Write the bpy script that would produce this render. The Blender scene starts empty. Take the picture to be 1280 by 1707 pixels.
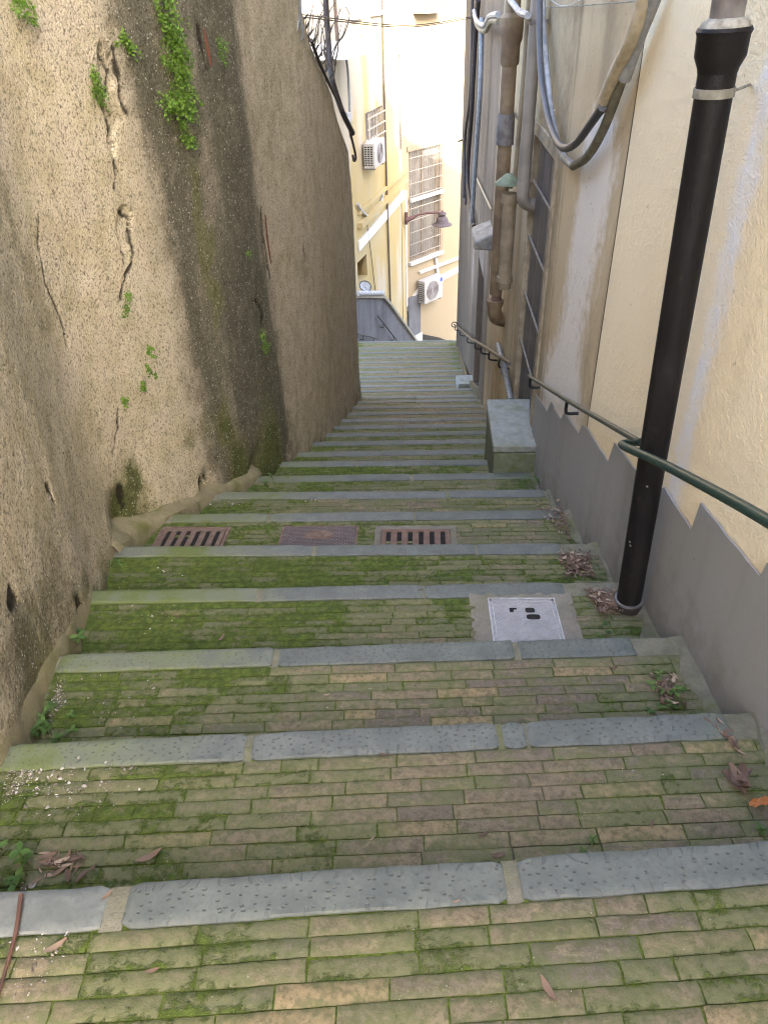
import bpy, bmesh, math, random
import numpy as np
from mathutils import Vector

random.seed(7); RNG = np.random.default_rng(7)
scene = bpy.context.scene
COL = scene.collection
rad = math.radians

# ------------------------------------------------------------------ camera
PITCH = rad(35.5); ROLL = rad(2.0); FPX = 1233.0
_f = np.array([0, math.cos(PITCH), -math.sin(PITCH)]); _r0 = np.array([1., 0, 0]); _u0 = np.array([0, math.sin(PITCH), math.cos(PITCH)])
_r = _r0*math.cos(ROLL)-_u0*math.sin(ROLL); _u = _u0*math.cos(ROLL)+_r0*math.sin(ROLL)
CAM = np.array([0, 0, 1.5])
def ray(x, y): return _f+_r*(x-640)/FPX-_u*(y-853.5)/FPX
def at_z(x, y, z):
    d = ray(x, y); return CAM+d*((z-CAM[2])/d[2])
def at_y(x, y, Y):
    d = ray(x, y); return CAM+d*(Y/d[1])
def on_line(x, y, a, b):
    d = ray(x, y); nx, ny = (b[1]-a[1]), -(b[0]-a[0])
    t = ((a[0]-CAM[0])*nx+(a[1]-CAM[1])*ny)/(d[0]*nx+d[1]*ny); return CAM+d*t

cd = bpy.data.cameras.new('camera'); co = bpy.data.objects.new('camera', cd); COL.objects.link(co)
from mathutils import Matrix
M = Matrix(((_r[0], _u[0], -_f[0], CAM[0]), (_r[1], _u[1], -_f[1], CAM[1]), (_r[2], _u[2], -_f[2], CAM[2]), (0, 0, 0, 1)))
co.matrix_world = M
cd.sensor_fit = 'VERTICAL'; cd.sensor_height = 36; cd.lens = 36*FPX/1707; cd.clip_start = .02; cd.clip_end = 2000
scene.camera = co

# ------------------------------------------------------------------ noise
def _h(ix, iy, iz, seed):
    n = (ix.astype(np.int64)*374761393+iy.astype(np.int64)*668265263+iz.astype(np.int64)*2147483647+seed*1274126177) & 0xffffffff
    n = ((n ^ (n >> 13))*1274126177) & 0xffffffff
    n = (n ^ (n >> 16)) & 0xffffffff
    return n/4294967295.0
def vnoise(x, y, z=None, seed=0):
    x = np.asarray(x, float); y = np.asarray(y, float); z = np.zeros_like(x) if z is None else np.asarray(z, float)
    xi, yi, zi = np.floor(x), np.floor(y), np.floor(z); fx, fy, fz = x-xi, y-yi, z-zi
    fx = fx*fx*(3-2*fx); fy = fy*fy*(3-2*fy); fz = fz*fz*(3-2*fz)
    def c(a, b, d): return _h(xi+a, yi+b, zi+d, seed)
    l = lambda a, b, t: a+(b-a)*t
    return l(l(l(c(0,0,0), c(1,0,0), fx), l(c(0,1,0), c(1,1,0), fx), fy), l(l(c(0,0,1), c(1,0,1), fx), l(c(0,1,1), c(1,1,1), fx), fy), fz)
def fbm(x, y, z=None, oct=4, seed=0):
    s = 0; a = .5; t = 0; f = 1.
    for i in range(oct):
        s = s+a*vnoise(np.asarray(x)*f, np.asarray(y)*f, None if z is None else np.asarray(z)*f, seed+i*17); t += a; a *= .5; f *= 2.03
    return s/t
def sstep(a, b, x):
    t = np.clip((np.asarray(x, float)-a)/(b-a), 0, 1); return t*t*(3-2*t)
def bumpf(x, c, w): return np.exp(-((np.asarray(x, float)-c)/w)**2)

# ------------------------------------------------------------------ materials
class NT:
    def __init__(s, name):
        s.m = bpy.data.materials.new(name); s.m.use_nodes = True; s.t = s.m.node_tree; s.t.nodes.clear()
        s.out = s.t.nodes.new('ShaderNodeOutputMaterial'); s.b = s.t.nodes.new('ShaderNodeBsdfPrincipled')
        s.t.links.new(s.b.outputs[0], s.out.inputs[0]); s._pos = None
    def set(s, inp, v):
        if hasattr(v, 'is_linked') or isinstance(v, bpy.types.NodeSocket): s.t.links.new(v, inp)
        elif isinstance(v, (tuple, list)) and len(v) == 3 and inp.type == 'RGBA': inp.default_value = (*v, 1)
        else: inp.default_value = v
    def n(s, ty, ins=None, out=0, **kw):
        nd = s.t.nodes.new(ty)
        for k, v in kw.items(): setattr(nd, k, v)
        for k, v in (ins or {}).items(): s.set(nd.inputs[k], v)
        return nd.outputs[out]
    def pos(s):
        if s._pos is None: s._pos = s.n('ShaderNodeNewGeometry')
        return s._pos
    def mapv(s, sc=(1, 1, 1), v=None):
        return s.n('ShaderNodeVectorMath', {0: v or s.pos(), 1: sc}, operation='MULTIPLY')
    def noise(s, scale, det=4, rough=.55, v=None, dist=0.):
        return s.n('ShaderNodeTexNoise', {'Vector': v or s.pos(), 'Scale': scale, 'Detail': det, 'Roughness': rough, 'Distortion': dist}, out='Fac')
    def vor(s, scale, v=None, feature='F1', rnd=1., dim='3D', out='Distance'):
        return s.n('ShaderNodeTexVoronoi', {'Vector': v or s.pos(), 'Scale': scale, 'Randomness': rnd}, out=out, feature=feature, voronoi_dimensions=dim)
    def math(s, op, a, b=0., clamp=False): return s.n('ShaderNodeMath', {0: a, 1: b}, operation=op, use_clamp=clamp)
    def sm(s, lo, hi, v, a=0., b=1.):
        return s.n('ShaderNodeMapRange', {'Value': v, 'From Min': lo, 'From Max': hi, 'To Min': a, 'To Max': b}, interpolation_type='SMOOTHSTEP')
    def mix(s, f, a, b, mode='MIX'):
        nd = s.t.nodes.new('ShaderNodeMix'); nd.data_type = 'RGBA'; nd.blend_type = mode
        s.set(nd.inputs[0], f); s.set(nd.inputs[6], a); s.set(nd.inputs[7], b); return nd.outputs[2]
    def attr(s, name): return s.n('ShaderNodeAttribute', out='Fac', attribute_name=name)
    def bump(s, h, dist=.01, strength=1., normal=None):
        i = {'Height': h, 'Distance': dist, 'Strength': strength}
        if normal is not None: i['Normal'] = normal
        return s.n('ShaderNodeBump', i)
    def fin(s, col, rough=.85, normal=None, spec=.3, metal=0.):
        s.set(s.b.inputs['Base Color'], col); s.set(s.b.inputs['Roughness'], rough); s.b.inputs['Specular IOR Level'].default_value = spec
        s.set(s.b.inputs['Metallic'], metal)
        if normal is not None: s.t.links.new(normal, s.b.inputs['Normal'])
        return s.m

def m_plain(name, c, rough=.6, c2=None, scale=25, bump=.0015, metal=0., spec=.4, bs=60):
    t = NT(name); nz = t.noise(scale, 5); c2 = c2 or tuple(v*.72 for v in c)
    nb = t.noise(bs, 4)
    return t.fin(t.mix(t.sm(.35, .65, nz), c, c2), t.sm(.2, .8, nz, rough-.08, rough+.1), t.bump(nb, bump), spec, metal)

def m_brick():
    t = NT('mossy_brick'); tone = t.attr('tone'); moss = t.attr('moss'); fine = t.noise(55, 6, .65); big = t.noise(9, 5, .6); fb = t.noise(190, 4, .7)
    c = t.mix(t.sm(.1, .5, tone), (.25, .195, .133), (.28, .218, .15))
    c = t.mix(t.sm(.45, .75, tone), c, (.20, .158, .13))
    c = t.mix(t.sm(.78, .98, tone), c, (.36, .265, .155))
    scr = t.noise(26, 6, .7, t.mapv((.45, 1.3, 1)), .8)
    c = t.mix(t.math('MULTIPLY', t.sm(.42, .64, fine), .62), c, (.105, .088, .06))
    c = t.mix(t.math('MULTIPLY', t.sm(.52, .70, scr), .6), c, (.42, .325, .20))
    c = t.mix(t.math('MULTIPLY', t.sm(.56, .70, t.noise(16, 6, .72)), .6), c, (.07, .06, .045))
    mf = t.math('ADD', moss, t.math('MULTIPLY', t.math('SUBTRACT', fine, .5), 1.2)); mf = t.math('ADD', mf, t.math('MULTIPLY', t.math('SUBTRACT', big, .5), 1.7)); mf = t.math('ADD', mf, t.math('MULTIPLY', t.math('SUBTRACT', t.math('FRACT', t.math('MULTIPLY', tone, 7.31)), .5), .45))
    film = t.math('MULTIPLY', t.sm(-.15, .55, mf), .68)
    c = t.mix(film, c, t.mix(t.sm(.3, .7, fb), (.108, .132, .046), (.185, .208, .088)))
    gm = t.mix(t.sm(.35, .7, t.noise(38, 4)), (.066, .10, .014), (.145, .20, .032))
    gm = t.mix(t.math('MULTIPLY', t.sm(.5, .72, fb), .6), gm, (.20, .25, .045))
    mk = t.sm(.56, .92, mf)
    c = t.mix(t.math('MULTIPLY', mk, .92), c, gm)
    spk = t.sm(.17, .10, t.vor(75)); c = t.mix(t.math('MULTIPLY', spk, t.sm(.60, .7, t.noise(6, 3))), c, (.5, .48, .43))
    c = t.mix(t.math('MULTIPLY', t.sm(.53, .68, fb), .5), c, t.mix(.55, c, (.03, .028, .018)))
    c = t.mix(t.math('MULTIPLY', t.sm(.44, .32, fb), .35), c, t.mix(.6, c, (.5, .46, .33)))
    c = t.mix(1., c, (.66, .69, .65), 'MULTIPLY')
    h = t.math('ADD', t.math('MULTIPLY', fine, .6), t.math('MULTIPLY', fb, .35)); h = t.math('ADD', h, t.math('MULTIPLY', mk, t.math('ADD', fb, .2)))
    return t.fin(c, t.sm(0, 1, mk, .78, .96), t.bump(h, .006, .9), .25)

def m_joint():
    t = NT('mossy_joint'); moss = t.attr('moss'); a = t.noise(70, 5, .7); b = t.noise(14, 4)
    c = t.mix(t.sm(.35, .65, a), (.045, .06, .010), (.095, .13, .022))
    c = t.mix(t.sm(.45, .2, t.math('ADD', moss, t.math('MULTIPLY', t.math('SUBTRACT', b, .5), .8))), c, (.085, .072, .05))
    return t.fin(c, .95, t.bump(a, .008), .15)

def m_slate():
    t = NT('chiselled_slate'); su = t.attr('su'); sv = t.attr('sv'); moss = t.attr('moss'); pit_on = t.attr('pit')
    v = t.n('ShaderNodeCombineXYZ', {0: t.math('MULTIPLY', su, 37), 1: t.math('MULTIPLY', sv, 58), 2: 0.})
    d = t.vor(1., v, rnd=.8, dim='2D'); wob = t.noise(45, 3)
    pit = t.sm(.17, .07, t.math('ADD', d, t.math('MULTIPLY', t.math('SUBTRACT', wob, .5), .26)))
    inner = t.math('MULTIPLY', t.sm(.010, .018, sv), t.sm(.080, .072, sv))
    pit = t.math('MULTIPLY', t.math('MULTIPLY', pit, inner), t.sm(.34, .52, t.noise(8, 3), .25, 1.))
    fr = t.math('FRACT', t.math('ADD', t.math('MULTIPLY', su, 34), t.math('MULTIPLY', t.noise(7, 2), 5.)))
    tick = t.math('MULTIPLY', t.sm(.12, .05, t.math('ABSOLUTE', t.math('SUBTRACT', fr, .5))), t.math('ADD', t.sm(.022, .014, sv), t.sm(.068, .076, sv)))
    tick = t.math('MULTIPLY', tick, t.sm(.35, .6, t.noise(25, 3)))
    pit = t.math('MULTIPLY', pit, pit_on); tick = t.math('MULTIPLY', tick, pit_on)
    a = t.noise(11, 6, .6); f = t.noise(85, 5, .65)
    c = t.mix(t.sm(.3, .7, a), (.155, .164, .158), (.225, .234, .226))
    c = t.mix(t.math('MULTIPLY', t.sm(.42, .7, f), .45), c, (.11, .125, .125))
    c = t.mix(t.math('MULTIPLY', t.sm(.6, .75, t.noise(21, 5, .65)), .4), c, (.32, .325, .31))
    c = t.mix(1., c, t.mix(t.attr('stone'), (.66, .68, .665), (.53, .565, .53)), 'MULTIPLY')
    gr = t.math('ADD', moss, t.math('MULTIPLY', t.math('SUBTRACT', a, .5), .9))
    c = t.mix(t.math('MULTIPLY', t.sm(.25, .9, gr), .65), c, t.mix(f, (.105, .125, .06), (.165, .18, .11)))
    c = t.mix(t.math('MULTIPLY', t.sm(.9, 1.3, t.math('ADD', gr, t.math('MULTIPLY', f, .4))), .8), c, (.085, .11, .02))
    c = t.mix(t.math('MULTIPLY', pit, .5), c, (.06, .065, .058)); c = t.mix(t.math('MULTIPLY', tick, .45), c, (.08, .088, .085))
    h = t.math('SUBTRACT', t.math('MULTIPLY', f, .22), t.math('ADD', pit, t.math('MULTIPLY', tick, .6)))
    return t.fin(c, t.sm(.2, .8, a, .6, .8), t.bump(h, .003, .8), .35)

def m_cement(name='cement', c1=(.27, .25, .215), c2=(.2, .19, .155), mossk=.5, green=(.10, .115, .03)):
    t = NT(name); a = t.noise(13, 6, .65); f = t.noise(120, 5, .7); c = t.mix(t.sm(.3, .7, a), c1, c2)
    c = t.mix(t.math('MULTIPLY', t.sm(.4, .7, f), .35), c, (.12, .11, .09))
    c = t.mix(t.math('MULTIPLY', t.sm(.48, .7, t.noise(5, 6, .65)), mossk), c, green)
    return t.fin(c, .92, t.bump(t.math('ADD', f, a), .005), .2)

def m_roughcast():
    t = NT('old_roughcast_render'); dark = t.attr('dark'); warm = t.attr('warm'); moss = t.attr('moss'); crack = t.attr('crack'); hgt = t.attr('hgt')
    v1 = t.mapv((1, 1, .92)); g1 = t.vor(85, v1, 'F1'); g2 = t.noise(105, 5, .75, v1); g3 = t.noise(300, 3, .6, v1); mid = t.noise(7, 6, .65); blot = t.noise(2.3, 5, .6); st = t.noise(4.5, 5, .6, t.mapv((1, 1, .12)))
    grain = t.math('ADD', t.math('MULTIPLY', t.math('SUBTRACT', .5, g1), .5), t.math('MULTIPLY', g2, .95))
    tan = t.mix(t.sm(.32, .68, mid), (.66, .575, .42), (.505, .435, .275))
    tan = t.mix(t.math('MULTIPLY', t.sm(.48, .68, blot), .75), tan, (.60, .51, .39))
    tan = t.mix(t.math('MULTIPLY', t.sm(.52, .70, t.noise(3.1, 6, .7, t.mapv((1, 1, .3)))), .55), tan, (.40, .35, .24))
    brown = t.mix(t.sm(.32, .68, mid), (.40, .345, .255), (.29, .245, .17))
    brown = t.mix(t.math('MULTIPLY', t.sm(.5, .66, t.noise(5, 6, .7, t.mapv((1, 1, .25)))), .6), brown, (.155, .135, .09))
    brown = t.mix(t.math('MULTIPLY', t.sm(.55, .7, t.noise(8, 6, .7, t.mapv((1, 1, .15)), 1.)), .5), brown, (.42, .37, .28))
    c = t.mix(warm, brown, tan)
    dk = t.math('ADD', dark, t.math('MULTIPLY', t.math('SUBTRACT', st, .5), 1.1)); dk = t.math('ADD', dk, t.math('MULTIPLY', t.math('SUBTRACT', mid, .5), 1.5))
    c = t.mix(t.math('MULTIPLY', t.sm(.1, 1.05, dk), .88), c, t.mix(t.sm(.35, .7, mid), (.062, .062, .038), (.135, .128, .085)))
    mo = t.math('ADD', moss, t.math('MULTIPLY', t.math('SUBTRACT', t.noise(16, 6, .68), .5), 1.3))
    c = t.mix(t.math('MULTIPLY', t.sm(.15, .8, mo), .62), c, (.155, .155, .045))
    c = t.mix(t.math('MULTIPLY', t.sm(.7, 1.15, mo), .85), c, (.07, .09, .016))
    c = t.mix(t.math('MULTIPLY', t.sm(.5, .68, t.noise(26, 5, .7, t.mapv((1, 1, .6)))), .45), c, t.mix(.6, c, (.06, .05, .035)))
    c = t.mix(t.math('MULTIPLY', t.sm(.56, .72, t.noise(31, 5, .7, t.n('ShaderNodeVectorMath', {0: t.pos(), 1: (7.7, 2.1, 9.3)}, operation='ADD'))), .4), c, t.mix(.55, c, (.6, .54, .43)))
    # light stone grains standing out of the render, hollows coloured darker
    lo = t.math('MULTIPLY', t.sm(.44, .27, t.math('ADD', grain, t.math('MULTIPLY', t.math('SUBTRACT', g3, .5), .25))), .8); c = t.mix(lo, c, t.mix(.72, c, (.045, .035, .022)))
    pk = t.sm(.60, .80, t.math('ADD', grain, t.math('MULTIPLY', t.math('SUBTRACT', g3, .5), .35)))
    c = t.mix(t.math('MULTIPLY', pk, .55), c, t.mix(.55, c, (.74, .66, .52)))
    sp = t.math('MULTIPLY', t.sm(.27, .15, t.vor(62, v1)), t.sm(.47, .57, t.noise(28, 3)))
    c = t.mix(t.math('MULTIPLY', sp, .8), c, (.78, .74, .64))
    pits = t.math('MULTIPLY', t.sm(.26, .14, t.vor(47, t.n('ShaderNodeVectorMath', {0: v1, 1: (3.3, 1.7, 5.1)}, operation='ADD'))), t.sm(.48, .58, t.noise(24, 3)))
    c = t.mix(t.math('MULTIPLY', pits, .7), c, (.075, .06, .04))
    c = t.mix(t.math('MULTIPLY', crack, .93), c, (.022, .017, .012))
    h = t.math('ADD', t.math('MULTIPLY', grain, 1.), t.math('MULTIPLY', g3, .3)); h = t.math('ADD', h, t.math('SUBTRACT', t.math('MULTIPLY', sp, .35), t.math('MULTIPLY', pits, .5)))
    return t.fin(c, .93, t.bump(h, .017, 1.), .2)

def m_stucco(name, c1, c2, dirt, scale=1.3, grain=110, gd=.0045, pale=None, streak=.5):
    """painted plaster: attr 'a' = bare/pale plaster or the painted pipe shadow on the cream wall, attr 'b' = dirt"""
    t = NT(name); a = t.attr('a'); b = t.attr('b'); n1 = t.noise(scale, 6, .6); st = t.noise(scale*3, 5, .6, t.mapv((1, 1, .10))); f = t.noise(grain, 4, .6); m = t.noise(14, 5, .6)
    c = t.mix(t.sm(.3, .7, n1), c1, c2)
    c = t.mix(t.math('MULTIPLY', t.sm(.45, .75, st), streak), c, tuple(.5*(x+y) for x, y in zip(c2, dirt)))
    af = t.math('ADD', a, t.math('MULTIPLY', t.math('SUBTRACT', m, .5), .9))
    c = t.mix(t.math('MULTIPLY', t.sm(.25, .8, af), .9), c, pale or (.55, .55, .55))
    bf = t.math('ADD', b, t.math('MULTIPLY', t.math('SUBTRACT', t.math('MULTIPLY', t.math('ADD', m, st), .5), .5), 1.1))
    c = t.mix(t.math('MULTIPLY', t.sm(.18, .9, bf), .85), c, dirt)
    c = t.mix(t.math('MULTIPLY', t.sm(.13, .07, t.vor(17)), t.math('MULTIPLY', t.sm(.55, .65, t.noise(4, 3)), .6)), c, dirt)
    lum = t.vor(38, None, 'SMOOTH_F1')
    h = t.math('ADD', t.math('MULTIPLY', f, .5), t.math('ADD', t.math('MULTIPLY', m, .8), t.math('MULTIPLY', lum, .25)))
    return t.fin(c, .9, t.bump(h, gd), .2)

def m_leaf(name, c1, c2, c3, trans=.25):
    t = NT(name); tone = t.attr('tone'); c = t.mix(t.sm(0, .55, tone), c1, c2); c = t.mix(t.sm(.6, 1., tone), c, c3); c = t.mix(t.math('MULTIPLY', t.noise(60, 3), .3), c, c1)
    m = t.fin(c, .6, None, .3)
    if trans:
        tr = t.n('ShaderNodeBsdfTranslucent', {'Color': c}); mx = t.n('ShaderNodeMixShader', {0: trans, 1: t.b.outputs[0], 2: tr}); t.t.links.new(mx, t.out.inputs[0])
    return m

def m_iron(name='rusty_iron', c1=(.105, .062, .048), c2=(.16, .115, .09)):
    t = NT(name); a = t.noise(28, 6, .65); f = t.noise(150, 4)
    return t.fin(t.mix(t.sm(.35, .65, a), c1, c2), .75, t.bump(f, .002), .4)

def m_checker_lid():
    t = NT('aluminium_tread_plate'); p = t.pos(); xyz = t.n('ShaderNodeSeparateXYZ', {0: p}); 
    sx = t.t.nodes.new('ShaderNodeSeparateXYZ'); t.t.links.new(p, sx.inputs[0]); x, y = sx.outputs[0], sx.outputs[1]
    u = t.math('MULTIPLY', t.math('ADD', x, y), 26.); v = t.math('MULTIPLY', t.math('SUBTRACT', x, y), 26.)
    def ridge(q): return t.sm(.40, .47, t.math('ABSOLUTE', t.math('SUBTRACT', t.math('FRACT', q), .5)))
    r = t.math('MAXIMUM', ridge(u), ridge(v)); a = t.noise(18, 5, .6); f = t.noise(130, 4)
    c = t.mix(t.sm(.3, .7, a), (.33, .33, .335), (.25, .25, .252)); c = t.mix(t.math('MULTIPLY', r, .5), c, (.42, .42, .43)); c = t.mix(t.math('MULTIPLY', t.sm(.55, .75, f), .4), c, (.2, .19, .17))
    return t.fin(c, .55, t.bump(t.math('ADD', r, t.math('MULTIPLY', f, .2)), .003), .5, .25)

def m_basket_lid():
    t = NT('cast_iron_basket_pattern'); p = t.pos(); v = t.mapv((36, 36, 0)); b = t.n('ShaderNodeTexBrick', {'Vector': v, 'Color1': (1, 1, 1), 'Color2': (.9, .9, .9), 'Mortar': (0, 0, 0), 'Scale': 1., 'Mortar Size': .09, 'Brick Width': 1.1, 'Row Height': .5}, out='Fac')
    a = t.noise(30, 5, .6); c = t.mix(t.sm(.3, .7, a), (.15, .12, .12), (.10, .078, .075)); c = t.mix(t.math('MULTIPLY', b, .75), c, (.035, .03, .025))
    return t.fin(c, .7, t.bump(t.math('SUBTRACT', t.math('MULTIPLY', a, .3), b), .004), .4)

def m_blackpipe():
    t = NT('black_painted_pipe'); a = t.noise(9, 5, .65, t.mapv((1, 1, .3))); f = t.noise(160, 4)
    c = t.mix(t.sm(.45, .72, a), (.0065, .0058, .006), (.017, .0145, .013))
    fl = t.math('MULTIPLY', t.sm(.075, .05, t.vor(13)), t.sm(.5, .56, t.noise(3.7, 3)))
    c = t.mix(t.math('MULTIPLY', fl, .85), c, (.30, .29, .24))
    c = t.mix(t.math('MULTIPLY', t.sm(.58, .72, t.noise(22, 6, .7)), .35), c, (.05, .043, .035))
    return t.fin(c, t.sm(.3, .7, a, .5, .68), t.bump(f, .0012), .22)
MT = dict(
 brick=m_brick(), joint=m_joint(), slate=m_slate(), cement=m_cement('cement', (.20, .19, .145), (.13, .128, .09), .75), fillet=m_cement('mossy_cement', (.24, .21, .13), (.18, .16, .085), .85, (.115, .12, .032)), ledge=m_cement('weathered_stone', (.29, .305, .285), (.20, .215, .19), .55, (.13, .15, .07)),
 mossy=m_cement('mossy_stone', (.17, .185, .13), (.115, .13, .075), .9, (.085, .11, .025)), rough=m_roughcast(),
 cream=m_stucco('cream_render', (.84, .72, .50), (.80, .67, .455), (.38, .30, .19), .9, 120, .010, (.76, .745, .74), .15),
 old=m_stucco('weathered_beige_render', (.52, .42, .27), (.43, .34, .21), (.15, .12, .075), 1.1, 100, .007, (.68, .64, .58), .7),
 far=m_stucco('grimy_render', (.22, .175, .135), (.165, .13, .10), (.06, .05, .04), .9, 100, .005, (.45, .40, .37), .8),
 dado=m_stucco('grey_painted_plinth', (.29, .287, .282), (.258, .256, .25), (.14, .135, .118), 1.6, 120, .003, (.30, .31, .33), .45),
 yellow=m_stucco('yellow_facade', (.32, .24, .10), (.32, .265, .155), (.17, .13, .085), .5, 60, .004, (.34, .295, .225), .45),
 pale=m_stucco('pale_facade', (.27, .22, .145), (.26, .205, .13), (.2, .15, .1), .4, 60, .003, (.34, .30, .25), .15),
 parapet=m_stucco('grey_parapet_render', (.13, .132, .14), (.10, .10, .108), (.035, .035, .04), 1.2, 80, .005, (.5, .5, .52), .8),
 white=m_plain('white_paint', (.48, .46, .43), .6, (.40, .38, .35)), acw=m_plain('off_white_casing', (.36, .345, .32), .5), acg=m_plain('grey_fan_guard', (.22, .20, .19), .5), dark=m_plain('dark_void', (.012, .011, .011), .9),
 glass=m_plain('window_glass', (.12, .11, .095), .35, (.16, .145, .125), 3, .0002, 0., .3), black=m_blackpipe(), blackm=m_plain('black_paint', (.02, .02, .02), .5), green=m_plain('dark_green_painted_steel', (.012, .034, .027), .42, (.017, .042, .033), 40, .0008, 0, .5), rail2=m_plain('worn_brown_handrail', (.075, .055, .045), .5, (.05, .04, .03)), railg=m_plain('worn_green_handrail', (.045, .055, .042), .45, (.085, .08, .062), 40),
 greyp=m_plain('grey_plastic_pipe', (.23, .205, .175), .5, (.18, .16, .135), 6), brownp=m_plain('brown_clay_pipe', (.20, .145, .085), .7, (.13, .09, .055), 8, .003), beigep=m_plain('beige_clay_pipe', (.25, .205, .14), .65, (.17, .135, .085), 8, .002), collar=m_plain('dark_rubber_collar', (.03, .026, .024), .6, (.05, .045, .04)), silver=m_plain('galvanised_ring', (.25, .25, .255), .5, None, 30, .001, .5), band=m_plain('dirty_white_clamp', (.25, .24, .20), .65, (.15, .14, .11)), mortar=m_plain('lime_mortar', (.32, .30, .25), .9, (.18, .165, .13), 40, .006), greytop=m_plain('weathered_grey_pipe', (.17, .165, .155), .55, (.10, .085, .08), 14),
 hose=m_plain('pale_grey_conduit', (.30, .31, .325), .5, (.20, .21, .22), 15), hosed=m_plain('dark_conduit', (.055, .055, .06), .5, (.08, .08, .085), 20), sheath=m_plain('beige_corrugated_sheath', (.42, .36, .26), .6, (.32, .27, .18), 20, .002), sheathd=m_plain('dirty_olive_conduit', (.15, .14, .10), .65, (.10, .09, .065), 20), cable=m_plain('black_cable', (.025, .02, .022), .6), steel=m_plain('galvanised_conduit', (.20, .22, .24), .5, (.14, .155, .165)),
 doorp=m_plain('grey_door_panel', (.075, .068, .066), .55, (.105, .095, .09), 7, .002), doorf=m_plain('chipped_door_frame', (.33, .275, .19), .75, (.22, .175, .115), 9, .003), doorbar=m_plain('pale_door_bar', (.24, .215, .18), .6), greend=m_plain('verdigris_metal', (.16, .19, .12), .7), marble=m_plain('stained_marble', (.25, .245, .23), .65, (.16, .152, .135), 12, .003),
 iron=m_iron(), rust=m_iron('red_rust', (.17, .055, .03), (.11, .045, .03)), conc=m_cement('drain_frame_concrete', (.20, .185, .16), (.14, .125, .10), .45), patch=m_cement('patched_cement', (.25, .23, .19), (.18, .165, .13), .35), lid=m_checker_lid(), basket=m_basket_lid(), lidrim=m_plain('aluminium_rim', (.5, .5, .51), .5, None, 20, .001, .3),
 fern=m_leaf('fern_leaf', (.06, .13, .012), (.12, .225, .022), (.20, .31, .045), .3), weed=m_leaf('weed_leaf', (.045, .095, .02), (.08, .15, .035), (.13, .21, .055), .25), stem=m_plain('green_stem', (.10, .13, .04), .6), litter=m_leaf('dry_leaf', (.085, .052, .036), (.17, .11, .078), (.36, .28, .20), 0), bigleaf=m_leaf('curled_leaf', (.10, .066, .052), (.135, .088, .068), (.17, .115, .09), 0), orleaf=m_leaf('orange_leaf', (.33, .12, .04), (.36, .15, .06), (.28, .1, .035), 0), twig=m_plain('red_brown_twig', (.105, .052, .036), .7, (.07, .036, .026)), bark=m_plain('dry_twig', (.055, .045, .035), .8),
 chips=m_leaf('plaster_chips', (.10, .08, .06), (.33, .30, .27), (.52, .50, .47), 0), lampm=m_iron('brown_lamp_metal', (.10, .045, .04), (.065, .038, .04)), lampd=m_iron('dark_lamp_shade', (.09, .07, .075), (.055, .045, .05)), bluel=m_plain('blue_maker_badge', (.03, .06, .3), .4), soil=m_cement('soil', (.12, .095, .06), (.085, .07, .045), .5), tarmac=m_plain('ground_earth', (.12, .11, .09), .95), roof=m_plain('clay_tiles', (.3, .13, .08), .8, None, 8, .01), sheetw=m_plain('white_sheet_roof', (.5, .52, .55), .5), bronze=m_plain('window_frame_brown', (.22, .165, .11), .6), bar=m_plain('grille_white_bar', (.30, .265, .22), .5),
)

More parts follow.
